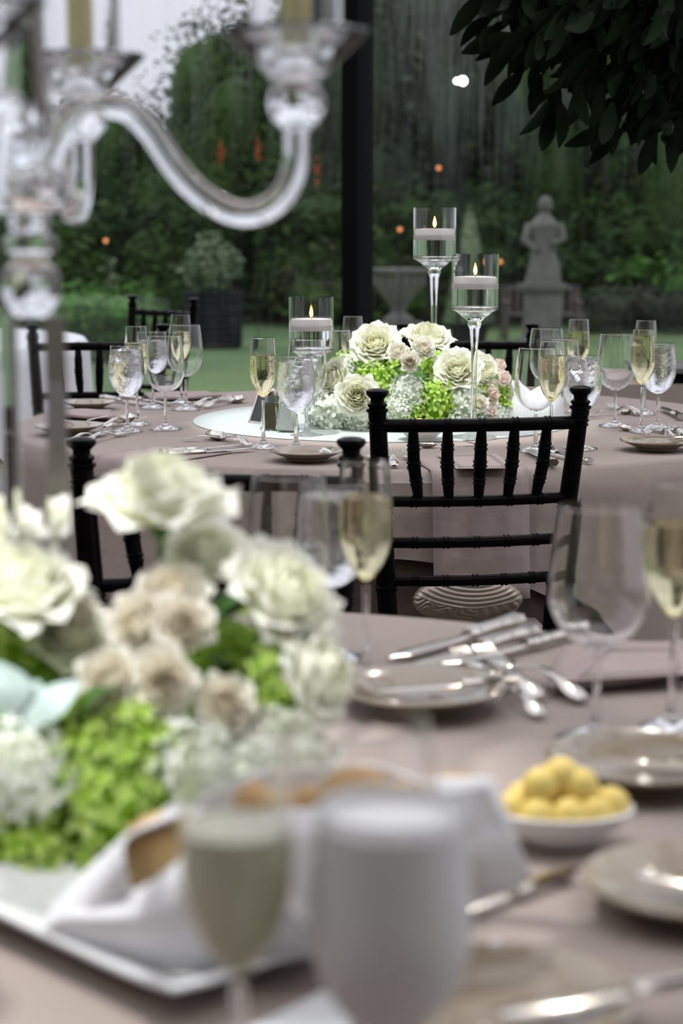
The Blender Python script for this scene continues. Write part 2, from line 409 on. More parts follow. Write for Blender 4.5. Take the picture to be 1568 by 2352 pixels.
def stone_statue():
    y = 30; p = atd(1245, 700, y); t = thing('statue', 'pale weathered stone garden statue on a pedestal seen through the window', 'statue', (p.x, y, GZ))
    link('pedestal', MB().lathe([(0, 0), (.42, 0), (.42, .12), (.34, .18), (.31, .22), (.31, .85), (.36, .9), (.40, .96), (.40, 1.02), (0, 1.02)], facets=8).mesh('pedestal', M['stone'], False), t)
    f = MB().tube([(0, 0, 1.0), (.02, 0, 1.3), (0, 0, 1.55), (.02, .0, 1.75), (0, 0, 1.95), (.01, 0, 2.08), (.01, 0, 2.14)], [.30, .25, .19, .22, .24, .12, .07], 14)
    f.ball((.02, 0, 2.26), .12, 12, (1, 1, 1.2))
    f.tube([(-.22, 0, 1.95), (-.30, -.1, 1.7), (-.12, -.22, 1.55)], [.08, .07, .05], 8)
    f.tube([(.24, 0, 1.95), (.30, -.1, 1.72), (.10, -.22, 1.66)], [.08, .07, .05], 8)
    link('figure', f.mesh('figure', M['stone']), t)
stone_statue()
def garden_bench():
    y = 32; p = atd(1242, 775, y); t = thing('garden_bench', 'weathered slatted wooden bench on the lawn in front of the statue', 'bench', (p.x, y, GZ))
    W = .62
    for x in (-W, W):
        link('leg', MB().box(x - .04, x + .04, -.28, -.2, 0, .62).mesh('leg', M['wood'], False), t)
        link('leg', MB().box(x - .04, x + .04, .2, .28, 0, .92).mesh('leg', M['wood'], False), t)
        link('armrest', MB().box(x - .05, x + .05, -.32, .22, .62, .67).mesh('armrest', M['wood'], False), t)
    s = MB(); [s.box(-W, W, -.26 + i * .1, -.19 + i * .1, .42, .45) for i in range(5)]
    link('seat', s.mesh('seat', M['wood'], False), t)
    link('top_rail', MB().box(-W, W, .2, .26, .84, .92).mesh('top_rail', M['wood'], False), t)
    for i in range(9):
        x = -W + .1 + i * (2 * W - .2) / 8
        link('back_slat', MB().box(x - .03, x + .03, .21, .24, .45, .85).mesh('back_slat', M['wood'], False), t)
garden_bench()
def urn(px, py, y, s, lb):
    p = atd(px, py, y); t = thing('garden_urn', lb, 'urn', (p.x, y, GZ), scale=s)
    link('plinth', MB().box(-.3, .3, -.3, .3, 0, .45).mesh('plinth', M['stone'], False), t)
    link('bowl', MB().lathe([(0, .45), (.2, .45), (.2, .5), (.09, .58), (.12, .68), (.34, .95), (.36, 1.05), (.44, 1.1), (.44, 1.14), (.3, 1.1), (0, .95)], 20).mesh('bowl', M['stone']), t)
urn(915, 770, 28, 1.15, 'grey stone garden urn on a plinth right of the black mullion')
def planter(px, y, s, lb, wid=.9, fol_='fol_pale'):
    p = atd(px, 780, y); t = thing('planter', lb, 'planter', (p.x, y, GZ), scale=s)
    m = MB()
    m.box(-wid / 2 + .04, wid / 2 - .04, -.36, .36, 0, .88)
    for i in range(9): m.box(-wid / 2, wid / 2, -.4, .4, .04 + i * .1, .10 + i * .1)
    link('box', m.mesh('box', M['pot'], False), t)
    link('plant', foliage(int(px), .62, 1.0, 900, .09, 7, base=.8).mesh('plant', M[fol_]), t)
planter(490, 30, 1.0, 'dark slatted square planter with pale leafy plant, left of the shortest candle')
planter(232, 33, .8, 'dark planter with pale rounded plant near the crystal column', fol_='fol_pale')
p = atd(1078, 640, 31)
t = thing('cone_topiary', 'pale green conical topiary between the two tallest candles', 'topiary', (p.x, 31, GZ))
mb = foliage(77, .42, .1, 0, .05, 1, False); rr = random.Random(4)
mb.lathe([(0, .35), (.42, .36), (.36, .7), (.22, 1.4), (.08, 2.1), (0, 2.3)], 14)
for i in range(900):
    h = rr.uniform(.35, 2.25); r = .45 * (2.35 - h) / 2; a = rr.uniform(0, 6.3); q = Vector((r * math.cos(a), r * math.sin(a), h)); u = Vector((rr.gauss(0, 1), rr.gauss(0, 1), rr.gauss(0, 1))).normalized() * .05
    v = u.cross(Vector((.3, .5, .8))) * .6; mb.add([q - u, q - v, q + u, q + v], [(0, 1, 2, 3)])
link('crown', mb.mesh('crown', M['fol_pale']), t)
link('pot', MB().lathe([(0, 0), (.26, 0), (.34, .36), (.30, .36), (0, .34)], 16).mesh('pot', M['pot']), t)
# red flower spikes
for px, py, y in ((590, 345, 30), (727, 395, 31), (508, 350, 30)):
    p = atd(px, py, y); rr = random.Random(px); mb = MB()
    for i in range(22):
        mb.ball((rr.gauss(0, .03), rr.gauss(0, .03), rr.gauss(0, .10)), .014, 6)
    mb.cur = 1; mb.tube([(0, 0, GZ - p.z), (.02, 0, -.1)], .008, 5)
    lb = {590: 'tallest red flower spike within the dip of the crystal arm', 727: 'red flower spike just left of the black mullion', 508: 'smaller red flower spike left of the tallest one'}[px]
    o = link('flower_spike', mb.mesh('flower_spike', [M['redflower'], M['fol_dark']]), None, p); tag(o, lb, 'flower', 'red flower spikes')
# glowing balls on posts, added to imitate reflections in the window panes
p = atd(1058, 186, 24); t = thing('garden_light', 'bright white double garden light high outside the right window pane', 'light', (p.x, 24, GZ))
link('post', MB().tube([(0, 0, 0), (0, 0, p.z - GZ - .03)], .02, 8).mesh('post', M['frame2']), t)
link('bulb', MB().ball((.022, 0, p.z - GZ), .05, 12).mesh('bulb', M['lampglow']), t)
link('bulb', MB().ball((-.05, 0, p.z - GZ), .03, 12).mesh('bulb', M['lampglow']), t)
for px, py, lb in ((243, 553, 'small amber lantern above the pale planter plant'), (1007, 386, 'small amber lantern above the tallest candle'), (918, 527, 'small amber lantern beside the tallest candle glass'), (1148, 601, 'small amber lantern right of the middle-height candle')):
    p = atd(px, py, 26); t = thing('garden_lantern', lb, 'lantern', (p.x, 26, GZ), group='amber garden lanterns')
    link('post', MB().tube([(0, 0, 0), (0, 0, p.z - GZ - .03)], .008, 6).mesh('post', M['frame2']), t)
    link('lamp', MB().ball((0, 0, p.z - GZ), .03, 10).mesh('lamp', M['amber']), t)  # added glowing ball in place of a candle flame mirrored in the pane

# ------------------------------------------------------------------ tables and cloths
def sq_drop(th, half, R, lim=10):
    return min(half / max(abs(math.cos(th)), abs(math.sin(th))) - R, lim)
def cloth_mesh(R, zt, dropf, fold, nth=200, nd=16, out=.0, seed=0, hem=.0):
    rows = []
    def ring(r, z, f=None): return [(r * math.cos(2 * PI * j / nth), r * math.sin(2 * PI * j / nth), z) for j in range(nth)]
    for r in (.002, .2, .4, .6, .75, .85): rows.append(ring(r * R / .915 * .99, zt))
    rows.append(ring(R - .012, zt)); rows.append(ring(R - .003, zt - .003)); rows.append(ring(R + .002, zt - .010))
    for i in range(1, nd + 1):
        row = []
        for j in range(nth):
            th = 2 * PI * j / nth; L = dropf(th); s = .012 + (L - .012) * i / nd
            q = s / .74
            a = fold * (min(s, .55) / .55) ** 1.2
            f = a * (math.sin(th * 14 + seed) * .6 + math.sin(th * 23 + 1.7 * seed) * .35 + math.sin(th * 8 + seed * 3) * .5)
            r = R + out + .006 + .05 * q * (1 if fold > .02 else .6) + f
            row.append((r * math.cos(th), r * math.sin(th), zt - s))
        rows.append(row)
    return MB().grid(rows, closed=True)
def round_table(c, lb, clb, rot, near=False, under=True, material='cloth', drop=.17, name='tablecloth'):
    t = thing('round_table', lb, 'table', (c[0], c[1], 0))
    link('tabletop', MB().lathe([(0, .70), (.895, .70), (.905, .715), (.905, .735), (0, .735)], 64).mesh('tabletop', M['wood']), t)
    link('pedestal', MB().lathe([(0, 0), (.3, 0), (.3, .03), (.06, .06), (.05, .6), (.2, .70), (0, .70)], 24).mesh('pedestal', M['black']), t)
    if under:
        o = link('tablecloth', cloth_mesh(.900, .742, lambda th: .735, .006, seed=2.2).mesh('tablecloth', M['cloth_under']), None, (c[0], c[1], 0))
        tag(o, 'dark brown floor-length cloth under ' + clb, 'tablecloth')
    o = link('table_overlay' if under else 'tablecloth', cloth_mesh(.915, .75, lambda th: sq_drop(th, .915 + drop, .915, .6), .026, seed=.6, out=.008).mesh('table_overlay', M[material]), None, (c[0], c[1], 0), (0, 0, rot))
    tag(o, ('dusty taupe overlay on top of ' if under else 'pale white cloth on ') + clb, 'tablecloth')
FT = (.12, 4.565); NT = (-.24, 1.44)
round_table(FT, 'round banquet table hidden under cloths in the middle of the room', 'the middle round table behind the black chair', math.radians(-4))
round_table(NT, 'round banquet table hidden under cloths in the foreground', 'the nearest round table with the crystal candelabra', math.radians(3))
round_table((-1.98, 7.75), 'round table by the window at left', 'the far left table by the window', .3, under=False, material='white_cloth', drop=.25)

# low counter at right
p0 = atd(1381, 900, 6.0)
t = thing('low_counter', 'low counter with taupe front, dark band and pale ledge at the right', 'counter', (p0.x, 6.0, 0))
link('front_panel', MB().box(0, 1.6, 0, .35, 0, .715).mesh('front_panel', M['cloth'], False), t)
link('band', MB().box(.16, 1.6, .02, .33, .715, .75).mesh('band', M['frame'], False), t)
link('ledge', MB().box(.14, 1.62, .0, .35, .75, .765).mesh('ledge', M['stone'], False), t)

# ------------------------------------------------------------------ chiavari chairs
def ringed(pts, r, rings, seg=12):
    """bamboo-turned rod with little double rings at fractions of its length"""
    pts = [Vector(p) for p in pts]; L = [0]
    for i in range(1, len(pts)): L.append(L[-1] + (pts[i] - pts[i - 1]).length)
    def P(s):
        s = max(0, min(L[-1], s))
        for i in range(1, len(pts)):
            if s <= L[i] + 1e-9:
                k = (s - L[i - 1]) / (L[i] - L[i - 1]); return pts[i - 1].lerp(pts[i], k)
        return pts[-1]
    R = r if callable(r) else (lambda q: r)
    st = set(i / 14 for i in range(15))
    ev = []
    for q in rings:
        c = q * L[-1]
        for o, k in ((-.0065, 1), (-.0052, 1.16), (-.0030, 1.16), (-.0015, 1.0), (.0015, 1.0), (.0030, 1.16), (.0052, 1.16), (.0065, 1)): ev.append(((c + o) / L[-1], k))
    ks = sorted([(s, 1) for s in st if all(abs(s - q) * L[-1] > .008 for q in rings)] + [e for e in ev if 0 <= e[0] <= 1])
    mb = MB(); mb.tube([P(s * L[-1]) for s, k in ks], [R(s) * k for s, k in ks], seg); return mb
def bow(x0, x1, y0, z, b, n=12):
    return [(x0 + (x1 - x0) * i / n, y0 - b * (1 - (2 * i / n - 1) ** 2), z) for i in range(n + 1)]
def back_y(z): return -.20 - .06 * max(0, (z - .45) / .47) ** 1.15
def half_w(z): return .158 + .037 * max(0, (z - .45) / .47)
def make_chair(lb):
    t = thing('chiavari_chair', lb, 'chair', group='black chiavari chairs')
    bk = M['black']
    for s in (-1, 1):
        zs = [0, .15, .3, .45, .55, .65, .75, .85, .888]
        path = [(s * (.166 + (.45 - z) * .03 if z < .45 else half_w(z)), back_y(z) if z > .45 else -.2 - (.45 - z) * .12, z) for z in zs]
        post = ringed(path, lambda q: .0155 + .0025 * math.sin(PI * q) + (.001 if q > .5 else 0), [.35, .62, .79, .975])
        tp = path[-1]
        link('back_post', post.mesh('back_post', bk), t)
        link('finial', MB().lathe([(0, -.01), (.0165, -.01), (.0170, .0), (.0205, .003), (.0205, .007), (.015, .009), (.0185, .013), (.0185, .016), (.013, .020), (.013, .026), (.019, .032), (.0215, .036), (.0205, .041), (.013, .044), (0, .045)], 20, tp).mesh('finial', bk), t)
        fx = .20
        leg = ringed([(s * .195, .2, 0), (s * .19, .2, .22), (s * .19, .19, .39)], lambda q: .011 + .006 * q, [.45, .8])
        link('leg', leg.mesh('leg', bk), t)
        link('side_stretcher', ringed([(s * .175, -.22, .2), (s * .192, .2, .2)], .009, [.3, .7]).mesh('side_stretcher', bk), t)
    z = .862; zb = [(.864, .0125), (.720, .0105), (.640, .0105), (.565, .0105)]
    for k, (z, r) in enumerate(zb):
        hw = half_w(z); b = .022
        rg = [(i + 1) / 6 for i in range(5)]
        link('back_rail', ringed(bow(-hw, hw, back_y(z), z, b), r, rg).mesh('back_rail', bk), t)
    for i in range(5):
        q = (i + 1) / 6
        def X(z, s=1): hw = half_w(z); return -hw * s + 2 * hw * s * q
        yb = lambda z: back_y(z) - .022 * (1 - (2 * q - 1) ** 2)
        sp = ringed([(X(.862), yb(.862), .862), (X(.79), yb(.79), .79), (X(.720, .93), yb(.720), .720)], lambda s_: .0078 + .0042 * math.sin(PI * min(1, max(0, s_))) ** .7, [.27, .5, .73])
        link('spindle', sp.mesh('spindle', bk), t)
    link('front_stretcher', ringed([(-.19, .2, .26), (.19, .2, .26)], .009, [.25, .5, .75]).mesh('front_stretcher', bk), t)
    sb = MB(); out = []
    for (r_, z_) in ((.0, .385), (1, .385), (1.03, .395), (1.03, .405), (1, .410), (0, .410)):
        out.append([(r_ * (.185 + .022 * (math.sin(a) > 0) * math.sin(a)) * sgnp(math.cos(a), .35), r_ * .205 * sgnp(math.sin(a), .35), z_) for a in [2 * PI * j / 48 for j in range(48)]])
    link('seat', sb.grid(out, closed=True).mesh('seat', bk), t)
    cb = MB(); out = []
    for (r_, z_) in ((.0, .4105), (.93, .4105), (.98, .422), (.98, .436), (.92, .448), (.6, .455), (0, .457)):
        out.append([(r_ * .182 * sgnp(math.cos(a), .4), .012 + r_ * .185 * sgnp(math.sin(a), .4), z_) for a in [2 * PI * j / 48 for j in range(48)]])
    link('cushion', cb.grid(out, closed=True).mesh('cushion', M['cushion']), t)
    return t
def sgnp(v, p): return math.copysign(abs(v) ** p, v) if abs(v) > 1e-9 else 0.0
# chair local: back at -y, faces +y
ch = make_chair('black chiavari chair at the middle table, shell clutch bag on its seat')
def seat_chair(o, px, pyd, rz):   # put the top of the back at pixel px and distance pyd
    q = atd(px, 905, pyd); v = Matrix.Rotation(rz, 3, 'Z') @ Vector((0, -.26, 0))
    o.location = (q.x - v.x, pyd - v.y, 0); o.rotation_euler = (0, 0, rz)
seat_chair(ch, 1103, 3.45, math.radians(9))
c2 = dup(ch, 'black chiavari chair at the near table, behind the tallest cream rose', (0, 0, 0)); seat_chair(c2, 496, 2.66, math.radians(180))
c3 = dup(ch, 'black chiavari chair behind the iced water glasses at the far left of the middle table', (0, 0, 0)); seat_chair(c3, 229, 5.58, math.radians(180))
c4 = dup(ch, 'black chiavari chair behind the cream flower centrepiece', (0, 0, 0)); seat_chair(c4, 1072, 5.62, math.radians(180))
c5 = dup(ch, 'small distant black chiavari chair turned sideways by the far left table', (0, 0, 0)); seat_chair(c5, 378, 7.56, math.radians(135))

# ------------------------------------------------------------------ stemware
def smooth_prof(ctrl, n=6):
    out = []
    for i in range(len(ctrl) - 1):
        p0 = ctrl[max(0, i - 1)]; p1 = ctrl[i]; p2 = ctrl[i + 1]; p3 = ctrl[min(len(ctrl) - 1, i + 2)]
        for k in range(n):
            t = k / n
            out.append(tuple(.5 * ((2 * p1[a]) + (-p0[a] + p2[a]) * t + (2 * p0[a] - 5 * p1[a] + 4 * p2[a] - p3[a]) * t * t + (-p0[a] + 3 * p1[a] - 3 * p2[a] + p3[a]) * t ** 3) for a in (0, 1)))
    out.append(ctrl[-1]); return [(max(r, 0), z) for r, z in out]
def glass_parts(kind):
    if kind == 'flute':
        bowl = [(.0035, .108), (.010, .114), (.019, .127), (.0265, .148), (.0285, .170), (.0272, .200), (.0245, .235)]; foot, th = .031, .0009
    elif kind == 'goblet':
        bowl = [(.004, .080), (.014, .084), (.029, .096), (.0395, .120), (.0415, .140), (.039, .172), (.0365, .198)]; foot, th = .036, .0010
    else:
        bowl = [(.004, .084), (.015, .088), (.032, .100), (.0445, .124), (.0465, .145), (.0435, .180), (.0385, .218)]; foot, th = .038, .0010
    zb = bowl[0][1]
    stem = [(0, 0), (foot, 0), (foot, .0012), (foot * .6, .0045), (.010, .009), (.0055, .016), (.0036, .035), (.0032, zb * .7), (.0036, zb - .006)]
    outer = smooth_prof(bowl, 5)
    inner = [(max(r - th, 0), z + th * .8) for r, z in outer[::-1]]
    inner = [q for q in inner if q[1] > zb + .004] + [(0, zb + .004)]
    return stem, outer, inner
def liquid_prof(kind, level):
    stem, outer, inner = glass_parts(kind)
    pr = [(r + .0003, z) for r, z in inner[::-1] if z < level]
    pr[0] = (0, pr[0][1]); return pr + [(pr[-1][0], level), (0, level)]
GM = {}
def gmesh(kind, mt):
    k = (kind, mt)
    if k not in GM:
        stem, outer, inner = glass_parts(kind)
        GM[k] = (MB().lathe(stem, 32).mesh('stem', M['glass']), MB().lathe(outer + inner, 48).mesh('bowl', M[mt]))
    return GM[k]
def lmesh(kind, level, mt):
    k = (kind, level, mt)
    if k not in GM: GM[k] = MB().lathe(liquid_prof(kind, level), 40).mesh(mt, M[mt])
    return GM[k]
CAT = {'flute': ('champagne_flute', 'champagne flute'), 'goblet': ('water_goblet', 'water glass'), 'wine': ('wine_glass', 'wine glass')}
ice_m = MB().box(-.009, .009, -.009, .009, -.009, .009).mesh('ice_cube', M['water'], False)
def stemglass(kind, x, y, lb, liq=None, level=0, scale=1, mt='glass', ice=0, group='stemware on the middle table'):
    nm, ct = CAT[kind]
    if kind == 'goblet': level = min(level * .92, .190)
    t = thing(nm, lb, ct, (x, y, .7525), 0, group, scale)
    st, bo = gmesh(kind, mt)
    link('stem', st, t); link('bowl', bo, t)
    if liq: link({'water': 'water', 'iced': 'water', 'icedmist': 'water'}.get(liq, 'champagne'), lmesh(kind, level, liq), t)
    rr = random.Random(int(x * 999))
    for i in range(ice):
        a = rr.uniform(0, 6.28)
        link('ice_cube', ice_m, t, (math.cos(a) * .016, math.sin(a) * .016, level - .002 - i * .014), (rr.random() * 3, rr.random() * 3, rr.random() * 3))
    return t
def G(kind, px, pb, lb, **k):
    p = at(px, pb, .7525); return stemglass(kind, p.x, p.y, lb, **k)
dc = at(880, 963, .7525)
tag(link('centre_board', MB().lathe([(0, 0), (.465, 0), (.467, .0012), (.465, .0024), (0, .0024)], 96).mesh('centre_board', M['board']), None, (dc.x, dc.y, .7505)), 'pale green-white round board under the flowers and shakers of the middle table', 'board')
G('goblet', 293, 990, 'leftmost iced water goblet of the middle table', liq='iced', level=.205, ice=2)
G('flute', 316, 975, 'full champagne flute half hidden behind the leftmost iced water goblet', liq='champagne', level=.195)
G('wine', 381, 985, 'empty wine glass right of the leftmost iced water goblet', )
G('goblet', 352, 936, 'water goblet seen through the empty wine glass at left', liq='iced', level=.19)
G('flute', 417, 925, 'farthest champagne flute at left, behind an empty wine glass', liq='champagne', level=.19)
G('wine', 427, 940, 'empty wine glass in front of the farthest left champagne flute')
G('flute', 605, 1027, 'champagne flute standing alone in front of the pepper shaker', liq='champagne', level=.198)
G('goblet', 680, 1030, 'iced water goblet in front of the salt shaker', liq='iced', level=.203, ice=2)
G('wine', 704, 1000, 'empty wine glass right behind the goblet by the salt shaker')
G('flute', 810, 932, 'champagne flute behind the flowers beside the mullion', liq='champagne', level=.19)
G('wine', 768, 962, 'empty wine glass behind the shortest candle')
G('wine', 1229, 1035, 'empty wine glass seen above the right half of the nearest chair back')
G('flute', 1264, 1040, 'champagne flute in front of the empty glass, above the nearest chair back', liq='champagne', level=.205)
G('goblet', 1333, 1030, 'iced water goblet behind the right finial of the nearest chair', liq='iced', level=.205, ice=3)
G('wine', 1252, 955, 'empty wine glass behind and between the right group of glasses')
G('flute', 1325, 945, 'champagne flute farthest back in the right group', liq='champagne', level=.205)
G('goblet', 1290, 965, 'small distant water goblet behind the right champagne flute', liq='iced', level=.17)
G('wine', 1411, 978, 'large empty wine glass left of the rightmost champagne flute')
G('flute', 1472, 990, 'rightmost champagne flute with a full pour on the middle table', liq='champagne', level=.222)
G('goblet', 1508, 982, 'rightmost iced water goblet of the middle table', liq='iced', level=.21)
G('flute', 1478, 950, 'empty-topped flute behind the rightmost champagne flute', liq='champagne', level=.15)
NG = 'stemware on the nearest table'
def ND(kind, px, y, lb, **k):
    F = y / math.cos(PITCH) * 1.0
    zz = .9; r = ray(px, 1500); p = atd(px, CY + FPX * math.tan(math.atan((CAM_H - zz) / y) - PITCH), y)
    return stemglass(kind, p.x, y, lb, group=NG, **k)
ND('flute', 840, 1.955, 'champagne flute rising behind the rightmost cream rose', liq='champagne', level=.198)
ND('wine', 663, 1.97, 'empty wine glass behind the large cream rose, left of the flute')
ND('goblet', 765, 2.06, 'iced water goblet behind the flute and rose of the nearest table', liq='iced', level=.2)
G('wine', 1368, 1695, 'large empty wine glass beside the knives at right', group=NG, scale=1.02)
G('flute', 1541, 1672, 'champagne flute cut by the right edge of the photo', liq='champagne', level=.197, group=NG, scale=1.02)
ND('flute', 545, .905, 'blurred champagne flute in the very foreground', liq='champagne_near', level=.186)
ND('goblet', 897, .90, 'misted iced water goblet in the very foreground', liq='icedmist', level=.208, mt='frost')
ND('wine', 822, .992, 'blurred empty wine glass behind the misted goblet')

# ------------------------------------------------------------------ floating candle holders
def candle_holder(px, y, ztop, zcyl, lb):
    p = atd(px, 900, y)
    zc = (ztop - .7525) - .0
    px_ = p.x
    t = thing('candle_holder', lb, 'candle holder', (px_, y, .7525), 0, 'stemmed glass candle holders')
    H = ztop - .7525; B = zcyl - .7525; R = .0525; th = .002
    stem = [(0, 0), (.052, 0), (.052, .003), (.030, .006), (.012, .012), (.0075, .03), (.0060, B * .35), (.0075, B * .7), (.011, B - .045), (.016, B - .032), (.014, B - .027), (.022, B - .020), (.040, B - .006)]
    outer = stem + [(R, B), (R, B + .002), (R, H), (R - th, H), (R - th, B + .006), (R - .008, B + .004), (0, B + .004)]
    link('holder', MB().lathe(outer, 48).mesh('holder', M['glass']), t)
    wl = B + (H - B) * .47
    link('water', MB().lathe([(0, B + .0035), (R - th - .003, B + .0045), (R - th + .0003, B + .007), (R - th + .0003, wl), (0, wl)], 48).mesh('water', M['water']), t)
    c = thing_c = link('candle', MB().lathe([(0, 0), (.040, 0), (.0475, .006), (.0490, .022), (.047, .0265), (.030, .0275), (.008, .026), (0, .026)], 40).mesh('candle', M['wax']), None, (px_, y, .7525 + wl - .012))
    tag(c, 'white floating disc candle in the ' + lb.split(' stemmed')[0] + ' glass', 'candle', 'floating candles')
    link('wick', MB().tube([(0, 0, .025), (.001, 0, .033)], .0008, 6).mesh('wick', M['wick']), c)
    link('flame', MB().lathe([(0, .030), (.0025, .033), (.0042, .038), (.0038, .044), (.0018, .052), (0, .058)], 12).mesh('flame', M['flame']), c)
candle_holder(995, 4.65, 1.267, 1.142, 'tallest stemmed glass holder behind the flowers')
candle_holder(1088, 4.20, 1.163, 1.040, 'middle-height stemmed glass holder in front of the flowers')
candle_holder(715, 4.40, 1.060, .935, 'shortest stemmed glass holder left of the flowers')

# ------------------------------------------------------------------ flowers
def rose_mesh(name, seed, m, n=30, tall=1.0, openness=1.0, yellow=0.0):
    rr = random.Random(seed); mb = MB()
    for i in range(n):
        t = i / (n - 1.0); phi = i * 2.39996 + rr.uniform(-.25, .25)
        A = (1.15 - .35 * t) * rr.uniform(.85, 1.15)
        rb, zb = .04 + .10 * t, -.62 * tall
        rm, zm = .10 + .66 * t ** .85, (-.22 - .22 * t) * tall
        rt = .04 + .66 * t ** .75 * openness + .26 * t ** 3 * openness
        zt = (.24 + .08 * math.sin(PI * min(1, t * 1.6)) - .34 * t ** 2.2 + rr.uniform(-.05, .05)) * tall
        curl = .15 * t ** 1.3 + .015
        rows = []; tint = []
        nv, nu = 8, 9
        wav = rr.uniform(0, 6); ph = rr.uniform(0, 6)
        for a in range(nv + 1):
            v = a / nv
            r0 = (1 - v) ** 2 * rb + 2 * v * (1 - v) * rm * 1.12 + v * v * rt
            z0 = (1 - v) ** 2 * zb + 2 * v * (1 - v) * zm + v * v * zt
            wv = .30 + .70 * math.sin(PI / 2 * min(1, v / .6))
            if v > .75: wv *= math.sqrt(max(.05, 1 - ((v - .75) / .25) ** 2 * .55))
            row = []
            for b in range(nu):
                u = 2 * b / (nu - 1) - 1
                r = r0 + curl * (v ** 4) * (.4 + .9 * u * u) * (1 if t > .12 else -.2)
                z = z0 - (v ** 3) * (u * u) * .16 * (.5 + t) - curl * .35 * v ** 6
                rf = .030 * v ** 2 * math.sin(5 * u + wav) + .014 * v ** 3 * math.sin(11 * u + ph)
                r += rf * (.4 + t); z += rf * .9
                an = phi + u * A * wv * .9
                row.append((r * math.cos(an), r * math.sin(an), z))
                tint.append(min(.999, max(0.001, (.18 + .82 * v ** 1.3) * (.55 + .45 * t) + .12 * t)))
            rows.append(row)
        mb.grid(rows, tint)
    # calyx
    k = len(mb.v)
    mb.cur = 1
    mb.lathe([(0, -.80 * tall), (.10, -.78 * tall), (.16, -.66 * tall), (.10, -.55 * tall)], 10)
    mb.tube([(0, 0, -.75 * tall), (.03, 0, -1.0), (.0, .03, -1.3)], .045, 8)
    for i in range(5):
        a = i * 2 * PI / 5 + .3
        d = Vector((math.cos(a), math.sin(a), 0)); s_ = Vector((-math.sin(a), math.cos(a), 0))
        mb.grid([[d * .12 + s_ * .06 + Vector((0, 0, -.66 * tall)), d * .12 - s_ * .06 + Vector((0, 0, -.66 * tall))], [d * .35 + s_ * .05 + Vector((0, 0, -.62)), d * .35 - s_ * .05 + Vector((0, 0, -.62))], [d * .5 + Vector((0, 0, -.75)), d * .5 + Vector((0, 0, -.75))]])
    return mb.mesh(name, [m, M['stem']], ang=0)
ROSE = [rose_mesh('rose', 3 + i, M['rose'], 52) for i in range(3)]
ROSE_BIG = [rose_mesh('rose', 23 + i, M['rose_out'], 40, 1.05, 1.0) for i in range(2)]
SPRAY = [rose_mesh('spray_rose', 40 + i, M['blush'], 30, 1.15, .85) for i in range(2)]
PINK = rose_mesh('spray_rose', 50, M['pink'], 14, 1.2, .8)
def hyd_mesh(name, seed, m, n=85, ps=.125):
    rr = random.Random(seed); mb = MB()
    for i in range(n):
        z = 1 - 2 * (i + .5) / n; 
        if z < -.75: continue
        r = math.sqrt(1 - z * z); a = i * 2.39996
        nrm = Vector((r * math.cos(a), r * math.sin(a), z)); p = nrm * rr.uniform(.82, 1.06)
        nrm = (nrm + Vector((rr.gauss(0, .3), rr.gauss(0, .3), rr.gauss(0, .3)))).normalized()
        q = nrm.to_track_quat('Z', 'Y').to_matrix(); sp = rr.uniform(0, 6.28); S = ps * rr.uniform(.8, 1.3); tt = rr.uniform(-.25, .25)
        for k in range(4):
            c, s = math.cos(sp + k * PI / 2), math.sin(sp + k * PI / 2)
            pts = [(0, 0, 0), (.45, -.38, .10), (.5, .0, .05), (.45, .38, .10), (.95, -.48, .26), (1.05, 0, .16), (.95, .48, .26), (1.45, -.22, .30), (1.5, .22, .30)]
            V = [p + q @ Vector(((x * c - y * s) * S, (x * s + y * c) * S, zz * S)) for x, y, zz in pts]
            tn = [max(.01, min(.99, x + tt)) for x in (.1, .5, .45, .5, .8, .75, .8, .98, .98)]
            mb.add(V, [(0, 1, 2), (0, 2, 3), (1, 4, 5, 2), (2, 5, 6, 3), (4, 7, 5), (5, 7, 8), (5, 8, 6)], tn)
    k = len(mb.v); mb.ball((0, 0, 0), .80, 12)
    for j in range(k, len(mb.v)): mb.t[j] = .02
    mb.cur = 1; mb.tube([(0, 0, -.6), (0, .05, -1.05)], .05, 6)
    return mb.mesh(name, [m, M['stem']], ang=0)
HG = [hyd_mesh('green_hydrangea', 5 + i, M['hyd_green'], 75, .155) for i in range(2)]
HW = [hyd_mesh('white_hydrangea', 15 + i, M['hyd_white'], 70, .15) for i in range(2)]
def leaf_mesh(name, m, w=.32, n=7, fold=.18, droop=.25):
    mb = MB(); rows = []
    for i in range(n + 1):
        t = i / n; hw = w * math.sin(PI * min(.97, t * .97 + .03)) ** .8 * (1 - .25 * t)
        z = .10 * math.sin(PI * t) - droop * t * t
        rows.append([(-hw, t, z + fold * hw), (-hw * .5, t, z + fold * hw * .35), (0, t, z), (hw * .5, t, z + fold * hw * .35), (hw, t, z + fold * hw)])
    return mb.grid(rows).mesh(name, m)
LEAF = leaf_mesh('leaf', M['leaf']); DUSTY = leaf_mesh('dusty_leaf', M['dusty'], .45, 7, .1, .3)

